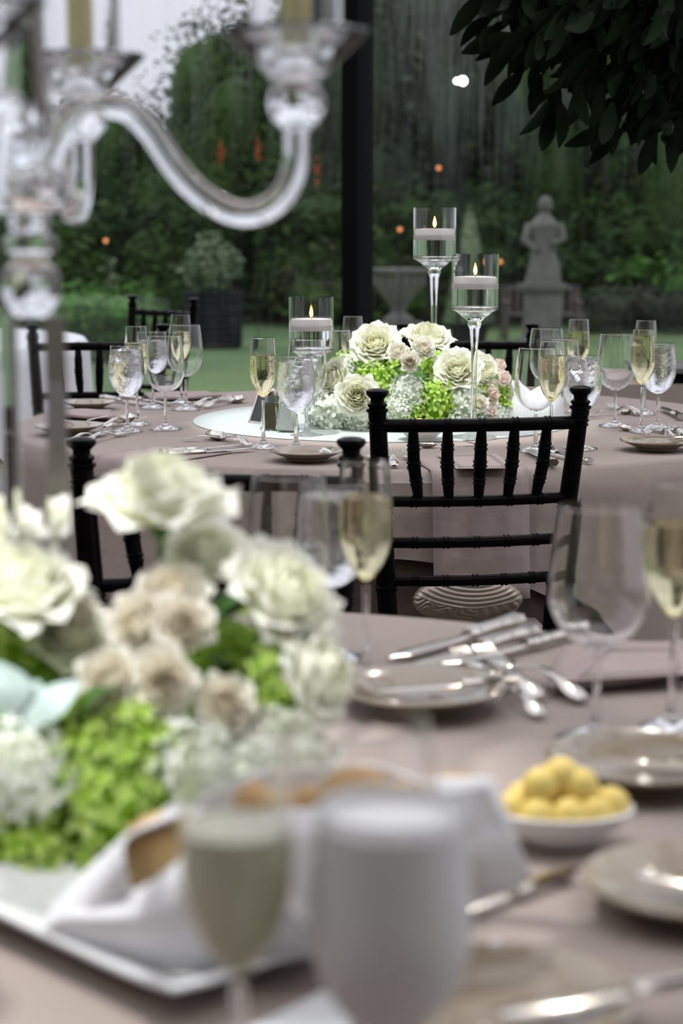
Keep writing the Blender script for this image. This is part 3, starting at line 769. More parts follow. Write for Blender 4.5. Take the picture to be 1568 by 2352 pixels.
def orient(tx, ty, tz, spin=0):
    q = Vector((tx, ty, tz)).to_track_quat('Z', 'Y'); return (q.to_matrix() @ Matrix.Rotation(spin, 3, 'Z')).to_euler()
def put(parent, nm, me, px, py, y, wpx, d, spin=0, sq=1, label=None):
    """bloom centred at pixel (px,py), distance y, width wpx pixels, facing d"""
    p = atd(px, py, y); r = wpx / 2 * (y * 1.02) / FPX / .98
    o = link(nm, me, parent, p - Vector(parent.location), orient(*d, spin), r if sq == 1 else (r, r, r * sq))
    if label: o['label'] = label
    return o
def arrangement(nm, lb, loc):
    t = thing(nm, lb, 'flower arrangement', loc)
    return t
FA = arrangement('flower_centrepiece', 'low mound of cream roses and green hydrangea on the middle table', (.17, 4.52, .7525))
link('bowl', MB().lathe([(0, 0), (.09, 0), (.13, .03), (.15, .08), (.14, .08), (.12, .035), (0, .01)], 32).mesh('bowl', M['china']), FA)
link('foam', MB().ball((0, 0, .07), 1, 20, (.17, .13, .085)).mesh('foam', M['leaf']), FA)
r_ = random.Random(8)
for (px, py, y, wd, k) in [(862, 885, 4.44, 110, 0), (915, 850, 4.48, 100, 1), (995, 925, 4.36, 110, 0), (1005, 860, 4.46, 100, 1), (880, 945, 4.38, 100, 1), (770, 905, 4.48, 90, 0), (1150, 925, 4.50, 80, 1), (800, 850, 4.55, 90, 0), (1085, 905, 4.45, 90, 0), (935, 960, 4.34, 90, 1)]:
    put(FA, 'green_hydrangea', HG[k], px, py, y, wd, (r_.uniform(-.4, .4), -.7, .7), r_.uniform(0, 6))
for (px, py, y, wd, k) in [(760, 955, 4.40, 110, 0), (835, 965, 4.36, 100, 1), (940, 905, 4.34, 85, 0), (915, 940, 4.32, 75, 1), (1062, 930, 4.38, 100, 0), (790, 850, 4.52, 70, 1), (1045, 975, 4.36, 80, 1), (1120, 965, 4.42, 90, 0)]:
    put(FA, 'white_hydrangea', HW[k], px, py, y, wd, (r_.uniform(-.4, .4), -.8, .5), r_.uniform(0, 6))
for i, (px, py, y, wd, d) in enumerate([(862, 782, 4.46, 112, (-.12, -.78, .6)), (985, 762, 4.52, 118, (.1, -.35, .9)), (820, 905, 4.30, 100, (-.05, -.95, .25)), (757, 868, 4.42, 100, (-.75, -.6, .35)), (1050, 843, 4.36, 108, (-.1, -.8, .55)), (1112, 850, 4.44, 100, (.45, -.7, .45))]):
    put(FA, 'rose', ROSE[i % 3], px, py, y, wd, d, i * 1.3, .85)
for i, (px, py, y, wd, d) in enumerate([(941, 830, 4.30, 54, (0, -.95, .15)), (975, 795, 4.38, 62, (.2, -.8, .5)), (912, 802, 4.36, 60, (-.2, -.7, .7)), (1103, 925, 4.33, 50, (.2, -.8, .3))]):
    put(FA, 'spray_rose', SPRAY[i % 2], px, py, y, wd, d, i * .7)
for i, (px, py, y, wd, d) in enumerate([(1160, 865, 4.46, 58, (.6, -.6, .4)), (1135, 905, 4.40, 50, (.5, -.8, .2)), (1132, 945, 4.38, 46, (.5, -.8, .2)), (1150, 835, 4.5, 46, (.5, -.5, .7))]):
    put(FA, 'spray_rose', PINK, px, py, y, wd, d, i, label='blush pink bloom')
for i, (px, py, y, L, d) in enumerate([(960, 870, 4.34, .055, (.6, -.5, .2)), (950, 850, 4.34, .05, (-.8, -.5, .1)), (1130, 870, 4.36, .04, (.3, -.5, .6)), (905, 905, 4.36, .05, (-.3, -.6, -.2))]):
    p = atd(px, py, y); link('leaf', LEAF, FA, p - Vector(FA.location), (.3, .4, i * 1.7), L)

NA = arrangement('flower_centrepiece', 'large blurred mound of cream roses and lime hydrangea in the left foreground', (-.25, 1.42, .7525))
link('bowl', MB().lathe([(0, 0), (.06, 0), (.09, .03), (.10, .06), (.09, .06), (.07, .035), (0, .01)], 32).mesh('bowl', M['china']), NA, (.02, .06, 0))
link('foam', MB().ball((0, 0, .075), 1, 20, (.15, .07, .06)).mesh('foam', M['leaf']), NA, (.02, .06, 0))
for (px, py, y, wd, k) in [(60, 1500, 1.458, 260, 0), (640, 1565, 1.449, 220, 1), (250, 1850, 1.374, 300, 0), (80, 1960, 1.357, 300, 1), (300, 1690, 1.399, 260, 1), (380, 1830, 1.390, 220, 0), (-40, 1830, 1.374, 260, 0), (190, 1720, 1.382, 260, 0), (520, 1500, 1.483, 200, 1), (220, 2030, 1.348, 200, 1), (500, 1730, 1.424, 220, 0), (100, 1780, 1.365, 220, 1), (430, 1640, 1.432, 240, 1)]:
    put(NA, 'green_hydrangea', HG[k], px, py, y, wd, (r_.uniform(-.4, .4), -.6, .7), r_.uniform(0, 6))
for (px, py, y, wd, k) in [(440, 1745, 1.386, 230, 0), (40, 1770, 1.340, 250, 1), (650, 1730, 1.407, 220, 1), (330, 1720, 1.407, 160, 0), (570, 1760, 1.390, 170, 0)]:
    put(NA, 'white_hydrangea', HW[k], px, py, y, wd, (r_.uniform(-.4, .4), -.6, .7), r_.uniform(0, 6))
for i, (px, py, y, wd, d, sq, mm) in enumerate([
        (368, 1100, 1.458, 330, (.03, -.16, 1), 1.0, ROSE_BIG[0]), (478, 1245, 1.500, 210, (.2, -.5, .8), .9, ROSE_BIG[1]),
        (678, 1350, 1.424, 285, (.62, -.62, .62), .95, ROSE_BIG[1]), (755, 1545, 1.407, 260, (.85, -.35, .25), 1.0, ROSE_BIG[0]),
        (50, 1310, 1.420, 320, (.1, -.3, 1), .95, ROSE_BIG[1]), (-10, 1190, 1.474, 230, (0, -.4, .9), .9, ROSE_BIG[0]), (170, 1440, 1.432, 200, (.2, -.6, .7), 1, ROSE_BIG[0])]):
    put(NA, 'rose', mm, px, py, y, wd, d, i * 1.1 + .4, sq)
for i, (px, py, y, wd, d) in enumerate([(392, 1345, 1.416, 190, (0, -.75, .7)), (305, 1425, 1.399, 175, (-.3, -.9, .35)), (425, 1430, 1.390, 165, (.2, -.95, .3)), (240, 1555, 1.374, 175, (-.2, -.9, .4)), (375, 1560, 1.369, 180, (.05, -.95, .25)), (520, 1610, 1.378, 165, (.15, -.9, .4)), (165, 1400, 1.432, 130, (-.2, -.7, .6)), (700, 1760, 1.382, 130, (.5, -.8, .2)), (610, 1690, 1.390, 140, (.3, -.8, .3))]):
    put(NA, 'spray_rose', SPRAY[i % 2], px, py, y, wd, d, i * .9)
for i, (px, py, y, L, rot, mm) in enumerate([(500, 1430, 1.432, .05, (.6, .2, -.6), LEAF), (585, 1480, 1.432, .055, (.4, -.3, -2.2), LEAF), (500, 1520, 1.411, .05, (-.3, .3, -.2), LEAF), (170, 1660, 1.357, .045, (.9, .1, -1.2), LEAF), (115, 1600, 1.374, .05, (.5, .6, 1.0), LEAF), (60, 1690, 1.340, .045, (1.1, 0, -.1), DUSTY), (30, 1640, 1.340, .045, (1.1, 0, .6), DUSTY), (100, 1660, 1.340, .04, (1.0, .2, -.7), DUSTY), (610, 1400, 1.441, .05, (.2, .4, 2.2), LEAF), (450, 1480, 1.424, .05, (.2, .4, 1.6), LEAF)]):
    p = atd(px, py, y); o = link('leaf', mm, NA, p - Vector(NA.location), rot, L)
    if mm is DUSTY: o['label'] = 'velvety silver-grey leaf'

# ------------------------------------------------------------------ crystal candelabra
def zpx(py, y): return atd(0, py, y).z
CB = (atd(72, 700, 1.45).x, 1.45)
cb = thing('crystal_candelabra', 'tall clear crystal candelabra with curved arms on the nearest table', 'candelabra', (CB[0], CB[1], .7525))
B0 = .7525
Z = lambda py: zpx(py, 1.45) - B0
link('foot', MB().lathe([(0, 0), (.085, 0), (.085, .012), (.05, .022), (.03, .034), (0, .034)], facets=10).mesh('foot', M['crystal'], False), cb)
link('column', MB().lathe([(0, .03), (.026, .03), (.026, Z(725)), (0, Z(725))], facets=6).mesh('column', M['crystal'], False), cb)
zz = Z(725)
kn = [(0, zz), (.016, zz), (.021, Z(700)), (.0235, Z(660)), (.021, Z(615)), (.013, Z(598)), (.013, Z(590)), (.019, Z(582)), (.0215, Z(560)), (.019, Z(542)), (.012, Z(535)), (.016, Z(520)), (.018, Z(505)), (.016, Z(492)), (0, Z(490))]
link('knop', MB().lathe(kn, facets=16).mesh('knop', M['crystal']), cb)
link('hub', MB().lathe([(0, Z(488)), (.022, Z(488)), (.030, Z(470)), (.034, Z(455)), (.034, Z(412)), (.037, Z(405)), (.037, Z(395)), (.02, Z(380)), (0, Z(380))], facets=12).mesh('hub', M['crystal'], False), cb)
link('spire', MB().lathe([(0, Z(379)), (.012, Z(379)), (.022, Z(330)), (.020, Z(250)), (.0135, Z(60)), (.011, Z(-250)), (0, Z(-250))], facets=8).mesh('spire', M['crystal'], False), cb)
link('top_cup', MB().lathe([(0, Z(-250)), (.018, Z(-252)), (.024, Z(-275)), (.05, Z(-330)), (.053, Z(-330)), (.024, Z(-260)), (0, Z(-249))], 32).mesh('top_cup', M['crystal']), cb)
def scale_px(a): return a * 1.45 * 1.015 / FPX
ctrl = [(100, 430), (112, 400), (130, 355), (165, 285), (220, 246), (290, 250), (345, 300), (400, 385), (460, 450), (530, 488), (590, 485), (640, 445), (665, 380), (668, 310), (668, 270)]
arm2d = [((a - 72) * 1.45 * 1.02 / FPX, zpx(b, 1.45) - B0) for a, b in ctrl]
fine = smooth_prof(arm2d, 5)
for k, ang in enumerate((-2, 86, 178, 268)):
    A = math.radians(ang); d = Vector((math.cos(A), math.sin(A), 0))
    arm = MB().tube([(d.x * r, d.y * r, z) for r, z in fine], .0092, 16)
    am = link('arm', arm.mesh('arm', M['crystal']), cb)
    r = arm2d[-1][0]; c = (d.x * r, d.y * r, 0)
    link('ball', MB().ball((c[0], c[1], Z(238)), .0218, 20).mesh('ball', M['crystal'], False), am)
    bob = [(0, Z(196)), (.012, Z(196)), (.020, Z(180)), (.052, Z(88)), (.0545, Z(78)), (.0545, Z(70)), (.052, Z(70)), (.022, Z(150)), (0, Z(165))]
    link('drip_pan', MB().lathe(bob, 40, (c[0], c[1], 0)).mesh('drip_pan', M['crystal']), am)
    cup = [(0, Z(166)), (.016, Z(166)), (.0185, Z(150)), (.017, Z(110)), (.0205, Z(80)), (.0205, Z(70)), (.0125, Z(70)), (.0125, Z(120)), (0, Z(121))]
    link('candle_cup', MB().lathe(cup, facets=16, c=(c[0], c[1], 0)).mesh('candle_cup', M['crystal']), am)
    cand = link('taper_candle', MB().lathe([(0, 0), (.0112, 0), (.0108, .22), (.006, .232), (0, .233)], 24).mesh('taper_candle', M['ivory']), None, (CB[0] + c[0], CB[1] + c[1], B0 + Z(120) + .0005))
    link('wick', MB().tube([(0, 0, .231), (0, 0, .24)], .0008, 6).mesh('wick', M['wick']), cand)
    sh = link('hurricane_shade', MB().lathe([(.034, 0), (.034, .20), (.0322, .20), (.0322, 0), (.034, 0)], 40).mesh('hurricane_shade', M['glass']), None, (CB[0] + c[0], CB[1] + c[1], B0 + Z(120) + .012))
    w_ = ['over the crystal arm reaching right', 'over the crystal arm pointing to the window', 'on the crystal arm reaching left', 'on the crystal arm pointing to the camera'][k]
    tag(cand, 'ivory taper candle ' + w_, 'candle', 'taper candles'); tag(sh, 'clear glass cylinder shade ' + w_, 'candle shade', 'glass cylinder shades')

# ------------------------------------------------------------------ cutlery
def strip(L, wf, zf, th, n=26, x0=0):
    rows = []
    for i in range(n + 1):
        t = i / n; w_ = wf(t) / 2; z = zf(t); h = th(t) / 2 if callable(th) else th / 2; x = x0 + L * t
        rows.append([(x, -w_, z), (x, -w_ * .6, z + h), (x, w_ * .6, z + h), (x, w_, z), (x, w_ * .6, z - h), (x, -w_ * .6, z - h)])
    mb = MB().grid(rows, closed=True)
    for s, rv in ((0, 0), (n * 6, 1)):
        f = tuple(s + j for j in range(6)); mb.f.append(f[::-1] if not rv else f); mb.mi.append(0)
    return mb
def hw(t): return .019 * max(0, 1 - t) ** .0 * (1.0 if t < .0 else 1) 
def handle_w(t): return (.010 + .011 * math.exp(-((t - .12) / .16) ** 2) - .012 * math.exp(-(t / .03) ** 2) * .6) if t < .5 else .010 - .004 * (t - .5) * 2
def hz(t): return .004 + .011 * math.sin(PI * t) ** 1.2 
fork_h = strip(.135, handle_w, hz, lambda t: .0035).mesh('handle', M['silver'])
fb = strip(.022, lambda t: .007 + .018 * min(1, t * 1.4), lambda t: .004 + .001 * t, lambda t: .0028, x0=.133)
for k in range(4):
    y = -.0092 + k * .00613
    fb.tube([(.150, y, .0045), (.165, y, .0035), (.185, y, .006), (.203, y * .96, .012)], [.0018, .0017, .0014, .0007], 6)
fork_b = fb.mesh('tines', M['silver'])
spoon_h = fork_h
sb = MB(); rows = []
for i in range(13):
    t = i / 12; x = .133 + .062 * t; w_ = .0215 * math.sin(PI * min(1, .06 + .94 * t)) ** .6 * (1 if t < .99 else .2)
    rows.append([(x, w_ * u, .0055 + .004 * t - .0085 * (1 - u * u) * math.sin(PI * t) ** .7 + (.004 * abs(u) ** 2)) for u in (-1, -.75, -.4, 0, .4, .75, 1)])
sb.grid(rows); rows2 = [[(x, y, z - .0014) for x, y, z in r] for r in rows]; sb.grid(rows2)
spoon_b = sb.mesh('spoon_bowl', M['silver'])
knife_h = strip(.095, lambda t: .017 + .004 * math.cos(t * PI * 2) - .006 * (t > .95), lambda t: .0075, lambda t: .0125 - .003 * t).mesh('handle', M['silver'])
knife_b = strip(.135, lambda t: (.014 + .008 * math.sin(PI * min(1, t * .75))) * (1 - max(0, t - .8) / .2 * .8), lambda t: .006, lambda t: .0024, x0=.094).mesh('blade', M['silver'])
PROTO = {}
def cutlery(kind, a, b, lb, z=.7525, group='silver cutlery on the middle table', thick=0):
    pa, pb = at(*a, z), at(*b, z); d = pb - pa; L = {'fork': .203, 'spoon': .195, 'knife': .229}[kind]
    s = max(.72, min(1.12, d.length / L)); rz = math.atan2(d.y, d.x)
    loc = (pa.x, pa.y, z)
    if kind not in PROTO:
        t = thing(kind, lb, 'cutlery', loc, rz, group, s)
        for nm, me in {'fork': (('handle', fork_h), ('tines', fork_b)), 'spoon': (('handle', spoon_h), ('spoon_bowl', spoon_b)), 'knife': (('handle', knife_h), ('blade', knife_b))}[kind]: link(nm, me, t)
        PROTO[kind] = t
    else: t = dup(PROTO[kind], lb, loc, rz, group, s)
    return t
# middle table: (handle end pixel, head pixel)
for k, a, b, lb in [
    ('fork', (160, 1022), (265, 990), 'silver fork behind another at the left of the middle table'),
    ('fork', (195, 1020), (328, 988), 'silver fork with tines pointing right, behind the left napkin'),
    ('spoon', (575, 1028), (447, 995), 'silver spoon with amber reflection on the cloth left of the pale round board'),
    ('fork', (420, 1012), (548, 1012), 'silver fork crossing the spoon beside the left napkin'),
    ('knife', (385, 1050), (588, 1034), 'silver knife nearest the table edge left of the flute'),
    ('knife', (370, 1046), (560, 1026), 'second silver knife just behind the nearest one at left'),
    ('spoon', (240, 985), (342, 952), 'small silver spoon behind the stems of the leftmost goblet'),
    ('fork', (200, 968), (290, 966), 'silver fork whose tines rise beside the leftmost goblet stem'),
    ('knife', (235, 918), (350, 934), 'silver knife with thick handle at the back left of the middle table'),
    ('knife', (280, 916), (400, 932), 'second thick-handled silver knife at the back left'),
    ('knife', (145, 975), (285, 977), 'long silver knife lying sideways at the left edge'),
    ('fork', (450, 935), (572, 905), 'dark tined silver fork at the back edge of the middle table'),
    ('spoon', (470, 938), (590, 915), 'silver spoon beside the back-edge fork'),
    ('fork', (905, 1075), (885, 1016), 'silver fork right beside the left post of the nearest chair'),
    ('fork', (948, 1078), (925, 1018), 'silver fork seen between the post and first spindle of the nearest chair'),
    ('fork', (868, 1078), (842, 1036), 'silver fork left of the nearest chair post'),
    ('spoon', (1095, 1022), (1000, 1026), 'silver spoon lying above the napkin behind the nearest chair'),
    ('knife', (1270, 1072), (1200, 1030), 'silver butter knife right of the napkin behind the chair'),
    ('knife', (1355, 1065), (1240, 1042), 'silver knife with stout handle crossing behind the right chair post'),
    ('fork', (1470, 955), (1382, 930), 'silver fork at the back right of the middle table'),
    ('spoon', (1350, 955), (1440, 950), 'silver spoon behind the large empty wine glass'),
    ('spoon', (1490, 1000), (1425, 985), 'silver spoon between the wine glass and the right bread plate'),
    ('fork', (1540, 1012), (1500, 975), 'upright-tined silver fork beside the right bread plate'),
    ('fork', (1568, 1010), (1525, 973), 'second silver fork at the right edge of the middle table'),
    ('knife', (1565, 965), (1510, 935), 'silver knife at the back right edge')]:
    cutlery(k, a, b, lb)
NC = 'silver cutlery on the nearest table'
for k, a, b, lb, z in [
    ('knife', (1190, 1437), (872, 1530), 'farthest of three silver knives on the nearest table', .753),
    ('knife', (1222, 1462), (915, 1550), 'middle of three silver knives with bright white blade', .753),
    ('knife', (1335, 1462), (1005, 1540), 'nearest of three silver knives beside the folded napkin', .753),
    ('fork', (1340, 1615), (1090, 1500), 'silver fork with bronze reflection below the three knives', .753),
    ('fork', (1240, 1610), (1050, 1510), 'silver fork crossing the end of the knives', .753),
    ('spoon', (1240, 1650), (1120, 1560), 'silver butter spreader-like spoon resting by the bread plate', .753),
    ('knife', (1310, 2015), (1070, 2100), 'dark silver serving knife behind the misted goblet', .753)]:
    cutlery(k, a, b, lb, z, NC)

# ------------------------------------------------------------------ plates
def plate_prof(R): return [(0, .004), (R * .55, .004), (R * .62, .007), (R * .95, .017), (R, .0185), (R, .0205), (R * .95, .020), (R * .60, .0105), (R * .54, .0075), (0, .0075)]
plate_m = MB().lathe([(0, 0), (.042, 0), (.044, .004)] + plate_prof(.078)[1:], 56).mesh('plate', M['plate'])
PL = []
for px, py, s, lb, g in [(705, 1056, 1, 'shallow taupe bread plate left of the nearest chair, with a butter curl', 0), (1508, 1032, 1.02, 'taupe bread plate at the right of the middle table under crossed cutlery', 0), (160, 995, 1, 'taupe bread plate behind the left chair finial', 0), (205, 938, .9, 'small plate at the back left of the middle table', 0),
        (965, 1620, 1.12, 'taupe bread plate right of the cream roses, butter knife laid on it', 1), (1475, 1790, 1.1, 'taupe bread plate at the right behind the butter bowl', 1), (1600, 2080, 1.05, 'taupe bread plate cut off by the right edge', 1), (1170, 2350, 1.0, 'taupe bread plate at the bottom edge', 1)]:
    p = at(px, py, .7525); o = link('bread_plate', plate_m, None, (p.x, p.y, .7525), None, s); tag(o, lb, 'plate', ['bread plates on the middle table', 'bread plates on the nearest table'][g]); PL.append(o)
def on_plate(i, dx, dy, dz=.0085): q = PL[i]; return (q.location.x + dx, q.location.y + dy, .7525 + dz * q.scale[0])
t = thing('butter_curl', 'white butter curl with a green leaf on the left bread plate', 'butter', on_plate(0, .038, .0, .010))
mb = MB(); mb.tube([(-.012, 0, .004), (-.004, .004, .008), (.006, 0, .006), (.012, -.004, .004)], [.004, .007, .006, .002], 8); link('curl', mb.mesh('curl', M['china']), t)
link('leaf', LEAF, t, (.004, 0, .006), (.6, 0, -.6), .022)
bk_h = strip(.06, lambda t: .012 + .003 * math.cos(t * 6), lambda t: .004, lambda t: .006, x0=.09).mesh('handle', M['silver'])
bk_b = strip(.092, lambda t: .006 + .017 * math.sin(PI * min(1, .1 + t * .8)), lambda t: .002, .0018).mesh('blade', M['silver'])
t = thing('butter_knife', 'silver butter knife with bright blade on the bread plate beside the roses', 'cutlery', on_plate(4, -.045, -.02, .017), .28); link('handle', bk_h, t); link('blade', bk_b, t)
t2 = dup(t, 'silver butter knife on the bread plate at the right edge', on_plate(5, .0, -.02, .018), .1)
t3 = dup(t, 'silver butter knife lying over the bottom-edge bread plate', on_plate(7, -.01, -.03, .018), .35)
t4 = dup(t, 'silver butter knife across the middle table right bread plate', on_plate(1, -.05, .01, .019), .1)
t5 = dup(t, 'silver butter knife on the plate cut by the right edge', on_plate(6, -.04, .01, .018), -.5)

# ------------------------------------------------------------------ napkins and menu cards
def path_napkin(cx, cy, ang, R, w_, inn, drop, z=.7535, th=.004, rad=0.0):
    """napkin lying radially on a round table and falling over its edge"""
    d = Vector((math.cos(ang), math.sin(ang), 0)); s_ = Vector((-math.sin(ang), math.cos(ang), 0)); pts = []
    for i in range(9): pts.append((R - inn + (inn + .006) * i / 8, z + .001))
    pts += [(R + .018, z - .004), (R + .027, z - .014), (R + .032, z - .03)]
    for i in range(1, 11): pts.append((R + .032 + .022 * i / 10, z - .03 - (drop - .03) * i / 10))
    rows = []
    for k, (r, zz_) in enumerate(pts):
        row = []
        for j in range(11):
            u = (j / 10 - .5) * w_
            rr = math.sqrt(max(0, r * r)) ; q = d * rr + s_ * u
            if k > 8: # keep to the round edge
                q = d * (rr - (u * u) / (2 * R)) + s_ * u
            row.append((cx + q.x + .004 * math.sin(u * 40) * (k > 9) * d.x, cy + q.y + .004 * math.sin(u * 40) * (k > 9) * d.y, zz_))
        rows.append(row)
    return MB().grid(rows)
def cloth_obj(nm, mb, m, lb, cat, th=.003, group=None):
    o = link(nm, mb.mesh(nm, M[m])); s = o.modifiers.new('thickness', 'SOLIDIFY'); s.thickness = th; s.offset = 1
    return tag(o, lb, cat, group)
p = at(1112, 1085, .7525); ang = math.atan2(p.y - FT[1], p.x - FT[0])
cloth_obj('napkin', path_napkin(FT[0], FT[1], ang, .915, .195, .20, .255, th=.004), 'napkin', 'taupe napkin hanging over the table edge behind the nearest chair', 'napkin', group='taupe napkins')
p = at(330, 1050, .7525); ang2 = math.atan2(p.y - FT[1], p.x - FT[0])
cloth_obj('napkin', path_napkin(FT[0], FT[1], ang2, .915, .195, .19, .30), 'napkin', 'taupe napkin falling over the middle table edge behind the tallest rose', 'napkin', group='taupe napkins')
def flat_napkin(c4, z, lb, hatch=False):
    P = [at(*q, z) for q in c4]; rows = []
    for i in range(9):
        a = P[0].lerp(P[3], i / 8); b = P[1].lerp(P[2], i / 8)
        rows.append([a.lerp(b, j / 10) + Vector((0, 0, .004 + .003 * math.sin(j * .9 + i * .5) * (1 if 0 < i < 8 else .3))) for j in range(11)])
    o = cloth_obj('napkin', MB().grid(rows), 'napkin', lb, 'napkin', .007, 'taupe napkins'); return o
flat_napkin([(140, 962), (265, 968), (255, 950), (140, 948)], .7525, 'folded taupe napkin at the left edge of the middle table')
flat_napkin([(345, 925), (520, 915), (470, 906), (330, 910)], .7525, 'taupe napkin at the back left of the middle table')
flat_napkin([(1255, 1600), (1600, 1560), (1575, 1490), (1290, 1500)], .7525, 'folded taupe napkin on the nearest table under the printed menu card')
def menu_card(c4, z, lb):
    P = [at(*q, z) for q in c4]; t = thing('menu_card', lb, 'card', P[0]); o0 = P[0]
    P = [q - o0 for q in P]
    ex = (P[1] - P[0]); ey = (P[3] - P[0])
    U = lambda u, v: P[0].lerp(P[1], u).lerp(P[3].lerp(P[2], u), v)
    mb = MB(); a = [U(0, 0), U(1, 0), U(1, 1), U(0, 1)]; up = Vector((0, 0, .0008))
    mb.add(a + [q + up for q in a], [(3, 2, 1, 0), (4, 5, 6, 7), (0, 1, 5, 4), (1, 2, 6, 5), (2, 3, 7, 6), (3, 0, 4, 7)])
    link('card', mb.mesh('card', M['paper'], False), t)
    hb = MB(); up2 = Vector((0, 0, .0011))
    def seg(u0, v0, u1, v1, wu=.006):
        hb.add([U(u0 - wu, v0) + up2, U(u0 + wu, v0) + up2, U(u1 + wu, v1) + up2, U(u1 - wu, v1) + up2], [(0, 1, 2, 3)])
    for i in range(22):
        u = .06 + .84 * i / 22
        seg(u, .05, u + .045, .16); seg(u, .84, u + .045, .95)
    for i in range(18):
        v = .06 + .8 * i / 18
        seg(.05, v, .14, v + .05); seg(.84, v, .93, v + .05)
    link('printed_border', hb.mesh('printed_border', M['ink'], False), t)
menu_card([(1048, 1077), (1178, 1076), (1140, 1044), (1003, 1044)], .7590, 'taupe menu card with slanted-line border on the napkin behind the nearest chair')
menu_card([(1300, 1566), (1590, 1548), (1560, 1488), (1390, 1488)], .7675, 'taupe menu card with slanted-line border behind the large wine glass')

# ------------------------------------------------------------------ shakers, number stand, lemon dish
def shaker(px, py, fill, lb):
    p = at(px, py, .7525); t = thing('shaker', lb, 'shaker', (p.x, p.y, .7525), .5, 'salt and pepper shakers')
    sh = MB().lathe([(0, 0), (.030, 0), (.031, .003), (.017, .083), (.016, .083), (.028, .005), (0, .005)], facets=4).mesh('body', M['glass'], False)
    link('body', sh, t)
    link('contents', MB().lathe([(0, .006), (.0265, .006), (.0175, .062), (0, .062)], facets=4).mesh('contents', M[fill], False), t)
    link('cap', MB().lathe([(.0, .082), (.0145, .082), (.0145, .092), (.010, .098), (0, .099)], 20).mesh('cap', M['silver']), t)
shaker(624, 988, 'pepper', 'glass pepper shaker on the pale board beside the small sign')
shaker(660, 992, 'salt', 'glass salt shaker on the pale board right of the pepper')
p = at(600, 975, .7525); t = thing('table_sign', 'small silver easel sign standing left of the pepper shaker', 'sign', (p.x, p.y, .7525), math.radians(-52))
mx_ = Matrix.Rotation(math.radians(-22), 4, 'X')
link('panel', MB().box(-.045, .045, -.002, .002, .0, .085, mx_).mesh('panel', M['dark_card'], False), t)
fr_ = MB(); [fr_.box(*q, mx_) for q in ((-.05, .05, -.004, .004, -.002, .005), (-.05, .05, -.004, .004, .082, .089), (-.05, -.044, -.004, .004, 0, .088), (.044, .05, -.004, .004, 0, .088))]
link('frame', fr_.mesh('frame', M['silver'], False), t)
link('strut', MB().tube([(0, .03, .075), (0, .065, .003)], .002, 6).mesh('strut', M['silver']), t)
p = at(968, 1010, .7525)
dish = thing('dish', 'small square-edged white dish behind the nearest chair back', 'dish', (p.x, p.y, .7525), .0)
link('dish_body', MB().lathe([(0, 0), (.028, 0), (.030, .004), (.062, .032), (.060, .034), (.028, .008), (0, .007)], facets=8).mesh('dish_body', M['china'], False), dish)
for i, (dx, dy) in enumerate([(-.026, 0), (.0, -.012), (.012, .014), (.028, 0), (-.008, .016)]):
    t = link('lemon_wedge', MB().ball((0, 0, 0), .016, 12, (1.2, .8, .7)).mesh('lemon_wedge', M['lemon']), None, (p.x + dx, p.y + dy, .7525 + .034), (.3 * i, .2, i))
    tag(t, 'yellow lemon wedge in the small white dish, ' + ['leftmost', 'front middle', 'back right', 'rightmost', 'back left'][i], 'lemon', 'lemon wedges in the small dish')
# white folded bread napkin on middle table
def fan_napkin(px, py, w_, h, lb):
    p = at(px, py, .7525); t = thing('bread_basket', lb, 'bread basket', (p.x, p.y, .7525))
    rows = []
    for i in range(9):
        v = i / 8; row = []
        for j in range(33):
            a = 2 * PI * j / 32; rr = w_ * (.55 + .45 * math.sin(PI * min(1, v * .62 + .3))) * (1 + .06 * math.sin(5 * a + 2 * v))
            row.append((rr * math.cos(a), rr * .7 * math.sin(a), h * v * (1 + .25 * math.sin(a * 2 + 1) * v)))
        rows.append(row)
    rows.append([(x * .8, y * .8, z - .012) for x, y, z in rows[-1]]); rows.append([(x * .5, y * .5, z * .6) for x, y, z in rows[-1]])
    rows.append([(0, 0, h * .3)] * 33)
    link('napkin_lining', MB().grid(rows).mesh('napkin_lining', M['white_cloth']), t)
    return t
fan_napkin(1220, 972, .075, .085, 'white napkin-lined bread basket right of the cream flowers')

# ------------------------------------------------------------------ shell clutch bag
def clutch():
    p = atd(1076, 1392, 3.575)
    t = thing('clutch_bag', 'shell-patterned ribbed evening clutch bag on the nearest chair seat', 'handbag', (p.x, p.y, .459))
    NU, NV = 260, 130
    def H(u, v):  # u,v in -1..1 ; scallop ridges
        x, y = u * 1.35, v
        def ridg(d, f): return math.sin(d * f) 
        cx, cy_ = .12, 1.05
        d = math.hypot((x - cx) * .85, y - cy_)
        if d < 1.45: return ridg(d, 36)
        if x < cx:
            k = math.atan2(y + 1.3, x + 1.4); dd = math.hypot(x + 1.4, (y + 1.3)); return ridg(dd + .15 * math.sin(k * 14), 30) 
        k = math.atan2(y - .9, x - cx); return math.sin(k * 34) * .9
    rows = []
    for i in range(NV + 1):
        th = PI * i / NV; row = []
        for j in range(NU):
            ph = 2 * PI * j / NU
            sx = math.sin(th) * math.cos(ph); sz = -math.cos(th); sy = math.sin(th) * math.sin(ph)
            r = 1 + (.030 * H(sx, sz) if sy < .25 else 0) * min(1, math.sin(th) * 3)
            row.append((.108 * sx * (1 + (r - 1) * .3), .034 * math.copysign(abs(sy) ** .8, sy) * r, .048 + .048 * sz * (1 + .05 * math.cos(3 * sx * 2))))
        rows.append(row)
    link('bag_body', MB().grid(rows, closed=True).mesh('bag_body', M['beads']), t)
    link('clasp', MB().ball((.0, 0, .094), .004, 10).mesh('clasp', M['silver']), t)
    t.rotation_euler = (math.radians(-14), 0, math.radians(6))
clutch()

